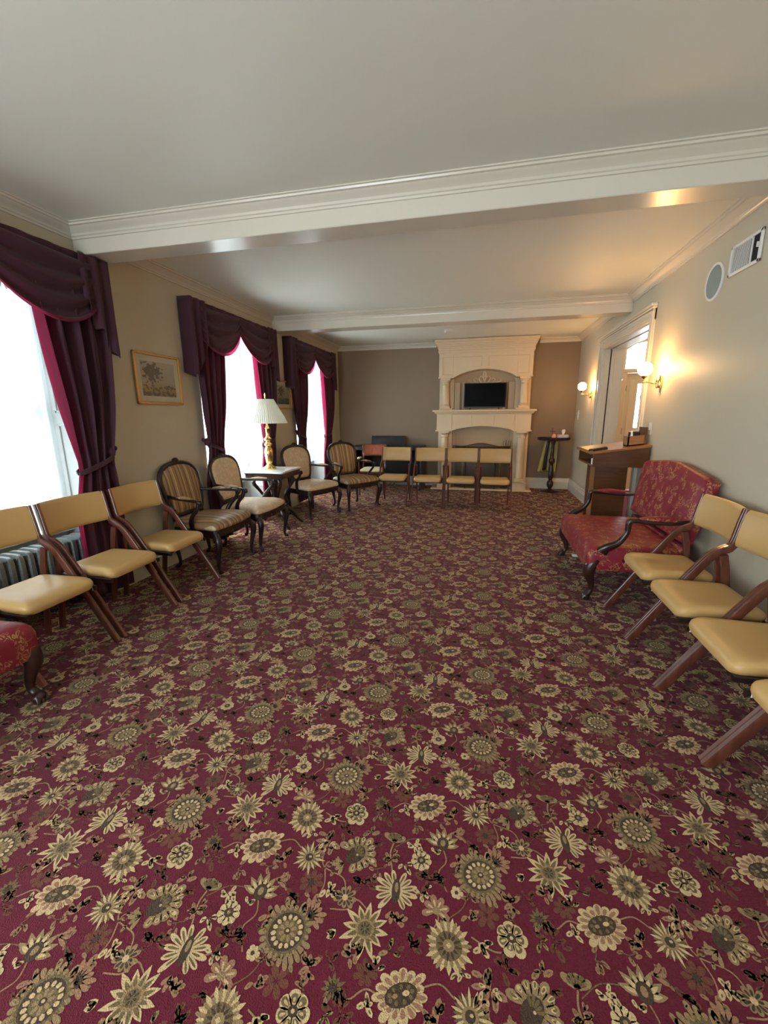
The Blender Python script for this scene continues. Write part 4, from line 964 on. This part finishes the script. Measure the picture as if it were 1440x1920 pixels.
# ------------------------------------------------------------------ pedestal stand in the far corner
sd = thing('pedestal_stand', 'dark turned wooden pedestal stand with octagonal tray top in the far right corner', 'stand', (1.215, 8.25, 0))
b = MB(); b.lathe([(.175, 0), (.18, .012), (.165, .022), (.06, .035), (.035, .05)], n=28); b.build('base', WOODT, sd, 50)
b = MB(); b.lathe([(.03, .05), (.035, .07), (.055, .10), (.06, .15), (.045, .195), (.025, .21), (.035, .225), (.045, .26), (.048, .32), (.042, .40), (.035, .47), (.030, .50), (.05, .53), (.055, .57), (.045, .60), (.028, .62), (.034, .66), (.03, .76), (.025, .86), (.04, .90), (.045, .93)], n=18); b.build('turned_post', WOODT, sd, 50)
oc = [(.285*cos(PI/8+PI/4*i), .19*sin(PI/8+PI/4*i)) for i in range(8)]
b = MB(); b.loft(oc, [(.75, .925), (.92, .935), (1.0, .945), (1.03, .985), (1.0, .985), (.95, .955)], lambda u, w_, d: (u, w_, d)); b.build('tray_top', WOODT, sd, 20)
b = MB(); b.box(-.006, .006, -.004, .004, 0, .19, .002); b.box(-.05, .05, -.004, .004, .125, .137, .002); b.box(-.025, .025, -.02, .02, 0, .012, .003)
o = b.build('standing_cross', WOODC); o.location = (1.19, 8.26, .957); tag(o, 'small dark brown cross standing on the pedestal stand in the corner', 'cross')
b = MB(); b.lathe([(.02, 0), (.035, .015), (.04, .04), (.03, .075), (.012, .09)], n=16); o = b.build('pink_bottle', PINK); o.location = (1.205, 8.14, .957); tag(o, 'small round pink holder in front of the cross on the pedestal stand', 'candle holder')
tx = thing('tissue_box', 'pale grey tissue box with raised tissue on the right end of the pedestal stand', 'tissue box', (1.36, 8.20, .957), .1)
b = MB(); b.box(-.085, .085, -.05, .05, 0, .075, .004); b.build('carton', TISSUE, tx)
b = MB(); b.loft(rounded([(-.03, -.012), (.03, -.012), (.03, .012), (-.03, .012)], .01, 4), [(.4, .072), (.7, .10), (1.0, .14), (.75, .165)], lambda u, w_, d: (u+.1*(d-.07), w_, d)); b.build('tissue', PAPER, tx)
yc = thing('cloth_drape', 'yellow cloth hanging in narrow bands behind the post of the pedestal stand', 'cloth', (1.19, 8.34, 0))
for nm, x0, x1, xx0, xx1, zb_, m_ in (('band', -.10, -.04, -.20, -.10, .35, YCLOTH), ('band', -.03, .015, -.07, -.01, .37, YCLOTH), ('band', .06, .13, .045, .11, .33, YCLOTH), ('dark_strip', -.075, -.01, -.12, -.05, .38, WOODD)):
    b = MB(); b.grid(lambda u, v: ((x0+(x1-x0)*u)*(1-v)+(xx0+(xx1-xx0)*u)*v, .010*sin(u*9+v*2)-(.015 if m_ is WOODD else 0), .925-(.925-zb_)*v), 10, 12); b.build(nm, m_, yc, 60, solid=.003)

# ------------------------------------------------------------------ piano, wooden armchair
pn = thing('digital_piano', 'black digital piano with music rest against the back wall behind the back row', 'piano', (-1.80, 8.21, 0))
b = MB(); b.box(-.68, .68, -.30, .28, .74, .82, .008); b.build('case', BLACK, pn)
b = MB(); b.box(-.66, .66, .20, .23, .20, .74, .004); b.build('back_board', BLACKM, pn)
for s in (-1, 1): b = MB(); b.box(s*.66-.02, s*.66+.02, -.28, .26, 0.0, .74, .005); b.box(s*.66-.022, s*.66+.022, -.32, .28, 0, .05, .01); b.build('side_panel', BLACK, pn)
b = MB(); b.box(-.62, .62, -.29, -.14, .815, .824, .002); b.build('key_cover', BLACK, pn)
b = MB(); b.prism([(0, .82), (.02, .82), (.075, 1.0), (.06, 1.0)], lambda y, z: (-.36, y+.02, z), lambda y, z: (.30, y+.02, z)); b.build('music_rest', BLACK, pn, 20)
b = MB(); b.box(-.3, .3, .18, .20, .07, .2, .003)
for x in (-.08, 0, .08): b.box(x-.012, x+.012, .06, .2, .05, .062, .003)
b.build('pedal_rail', BRASS, pn)
wa = thing('wooden_armchair', 'reddish bentwood armchair with cream seat and padded arms in front of the piano', 'armchair', (-1.955, 7.52, 0), .12)
for s in (-1, 1):
    b = MB(); b.tube([(s*.215, -.21, 0), (s*.22, -.20, .62)], (.014, .018), rect=True, side=(1, 0, 0)); b.build('front_leg', WOODC, wa)
    b = MB(); b.tube(smoothpath([(s*.20, .22, 0), (s*.20, .20, .42), (s*.205, .225, .6), (s*.215, .27, .86)]), (.014, .016), rect=True, side=(1, 0, 0)); b.build('rear_leg', WOODC, wa)
    b = MB(); b.tube(smoothpath([(s*.225, -.235, .63), (s*.235, -.1, .635), (s*.225, .22, .625)]), (.018, .012), 8, side=(1, 0, 0)); ar = b.build('arm', WOODC, wa, 50)
    b = MB(); b.tube([(s*.228, -.23, .648), (s*.235, -.1, .655), (s*.23, .06, .648)], [(.018, .010), (.028, .017), (.018, .010)], 10, side=(1, 0, 0)); b.build('arm_pad', CREAMV, ar, 60)
b = MB()
b.grid(lambda u, v: (-.215+.43*u, .255+.04*sin(PI*u)+.06*(v-.5), .66+.20*v), 12, 4); b.build('backrest', REDWOOD, wa, 60, solid=.015)
b = MB(); b.box(-.20, .20, -.20, -.18, .36, .41, .004); b.box(-.20, .20, .18, .20, .36, .41, .004); b.box(-.21, -.19, -.2, .2, .36, .41, .004); b.box(.19, .21, -.2, .2, .36, .41, .004); b.build('seat_rail', WOODC, wa)
b = MB(); b.loft(rounded([(-.215, -.225), (.215, -.225), (.19, .2), (-.19, .2)], .05, 5), [(.95, .41), (1, .42), (1, .435), (.95, .452), (.7, .465), (.3, .47)], lambda u, w_, d: (u, w_, d)); b.build('seat', CREAMV, wa, 60)

# ------------------------------------------------------------------ things on the walls
def frame(y0, y1, z0, z1, label, pm, fw=.022, mw=.055):
    t = thing('framed_picture', label, 'picture', (XL, (y0+y1)/2, (z0+z1)/2), 0, 'framed prints between the windows'); a, h = (y1-y0)/2, (z1-z0)/2
    b = MB()
    for q in ((-a, a, h-fw, h), (-a, a, -h, -h+fw), (-a, -a+fw, -h, h), (a-fw, a, -h, h)): b.box(.002, .028, q[0], q[1], q[2], q[3], .006)
    b.build('frame', GOLDF, t)
    b = MB(); b.box(.004, .012, -a+fw, a-fw, -h+fw, h-fw); b.build('mat_board', MATB, t, 0)
    b = MB(); b.box(.012, .0135, -a+fw+mw, a-fw-mw, -h+fw+mw*.9, h-fw-mw*.9); b.build('print', pm, t, 0)
frame(3.205, 3.775, 1.515, 1.955, 'gold framed landscape print with a large tree, between the near and middle windows', PRINT1)
frame(5.74, 6.27, 1.495, 1.905, 'gold framed green landscape print half hidden between the middle and far windows', PRINT2)
def sconce(y, label, lit=True, x=XR, dirx=-1, z=1.69, loc=None, rz=0):
    t = thing('wall_sconce', label, 'wall lamp', (x, y, z), rz, 'globe wall lamps beside the doorway')
    b = MB(); b.lathe([(.028, -.06), (.032, -.045), (.036, 0), (.028, .035), (.012, .055)], (-.012, 0, 0), 16, 1); b.build('wall_plate', BRASS, t, 50)
    b = MB(); b.tube(smoothpath([(-.03, 0, -.01), (-.06, 0, -.018), (-.10, 0, -.005), (-.15, 0, 0)]), .007, 8); b.lathe([(.008, -.01), (.012, 0), (.008, .012), (.010, .03), (.026, .045), (.03, .055)], (-.15, 0, 0), 14); b.build('arm', BRASS, t, 50)
    b = MB(); b.sphere((-.15, 0, .115), .063, 24, 16); b.build('globe', GLOBEM if lit else FROST, t, 80)
    return t
sconce(4.66, 'lit brass globe wall lamp to the right of the doorway, above the lectern')
sconce(7.40, 'lit brass globe wall lamp on the far side of the doorway, near the back corner')
sc = thing('hall_wall_lamp', 'brass wall lamp with frosted flower shade seen in the hall through the doorway', 'wall lamp', (2.20, HY, 1.85))
b = MB(); b.tube(smoothpath([(0, -.01, -.1), (.0, -.06, -.14), (.02, -.10, -.05), (.03, -.11, .03)]), .007, 8); b.lathe([(.03, -.012), (.03, .0)], (0, -.012, -.1), 12); b.build('arm', BRASS, sc)
b = MB(); b.lathe([(.02, .03), (.04, .05), (.075, .11), (.085, .12), (.08, .12), (.035, .05)], (.03, -.11, 0), 16); b.build('shade', FROST, sc, 60)
hl = thing('hall_fill_globe', 'lit globe added out of view to brighten the hall beyond the doorway', 'ceiling lamp', (2.75, 6.2, 2.8))  # unseen lamp, added to make the hall bright and warm
b = MB(); b.lathe([(.07, -.03), (.08, 0)], n=16); b.build('rose', BRASS, hl); b = MB(); b.sphere((0, 0, -.14), .12, 20, 12); b.build('globe', HALLM, hl, 80)
vt = thing('air_vent', 'white rectangular air vent grille high on the right wall', 'vent', (XR, 3.505, 2.40))
b = MB(); a, h = .18, .095
for q in ((-a, a, h-.02, h), (-a, a, -h, -h+.02), (-a, -a+.025, -h, h), (a-.025, a, -h, h), (-.075, -.065, -h, h)): b.box(-.002, -.014, q[0], q[1], q[2], q[3], .003)
b.build('grille_frame', WHITE, vt)
b = MB(); b.use(BLACKM).box(-.001, -.003, -a+.02, a-.02, -h+.015, h-.015); b.build('duct_shade', None, vt, 0)  # black sheet standing for the shade behind the slats
b = MB()
for i in range(14):
    y = -.05+i*.0155; b.prism([(-.009, y), (-.012, y), (-.011, y+.007), (-.009, y+.007)], lambda x, yy: (x, yy, -h+.02), lambda x, yy: (x, yy, h-.02))
b.build('slats', WHITE, vt, 0)
b = MB(); b.box(-.014, -.028, -.165, -.155, -.01, .02, .002); b.build('lever', WHITE, vt)
sp = thing('wall_speaker', 'round flush speaker with grey grille beside the air vent on the right wall', 'speaker', (XR, 3.88, 2.335), 0)
b = MB(); R = []
for r, x in ((.128, -.001), (.128, -.010), (.120, -.014), (.112, -.012), (.112, -.004)): R.append([(x, r*cos(2*PI*i/40), r*sin(2*PI*i/40)) for i in range(40)])
b.rings(R, cap=False); b.build('rim', WHITE, sp, 40)
b = MB(); b.rings([[(x, r*cos(2*PI*i/40), r*sin(2*PI*i/40)) for i in range(40)] for r, x in ((.113, -.002), (.113, -.008), (.06, -.010), (.01, -.011))]); b.build('grille', GREYW, sp, 60)
sw = thing('light_switch', 'white switch plate on the right wall above the lectern box', 'switch', (XR, 4.775, 1.25))
b = MB(); b.box(-.001, -.008, -.036, .036, -.058, .058, .003); b.build('plate', WHITE, sw); b = MB(); b.box(-.008, -.018, -.006, .006, -.012, .012, .002); b.build('toggle', PAPER, sw)
cx = thing('wall_crucifix', 'small pale crucifix hanging on the side wall near the back right corner', 'crucifix', (XR, 8.25, 1.37))
b = MB(); b.box(-.001, -.012, -.009, .009, -.085, .085, .003); b.box(-.001, -.012, -.05, .05, .02, .038, .003); b.build('cross', WHITE, cx)
b = MB(); b.tube([(-.018, 0, .045), (-.02, 0, -.04)], .008, 6); b.tube([(-.018, -.04, .035), (-.018, 0, .025), (-.018, .04, .035)], .004, 6); b.build('figure', MATB, cx)
sm = thing('smoke_detector', 'round white smoke detector on the ceiling before the fireplace', 'smoke detector', (-.62, 7.30, ZC))
b = MB(); b.lathe([(.065, 0), (.065, -.012), (.05, -.03), (.03, -.035)][::-1], n=24); b.build('housing', WHITE, sm, 50)
b = MB(); b.sphere((-.045, -.01, -.03), .022, 10, 6); b.build('sensor', WHITE, sm)
# cable under the settee
cb = thing('power_cable', 'white power cable with adapter lying on the carpet under the red settee', 'cable', (1.0, 4.35, .004))
b = MB(); b.tube(smoothpath([(-.05, .05, .004), (.03, -.02, .004), (.10, .03, .004), (.05, -.12, .004), (.2, -.16, .004), (.5, -.1, .004)]), .004, 6); b.build('cord', PAPER, cb)
b = MB(); b.box(-.09, -.04, .03, .07, 0, .022, .006); b.build('adapter', PAPER, cb)
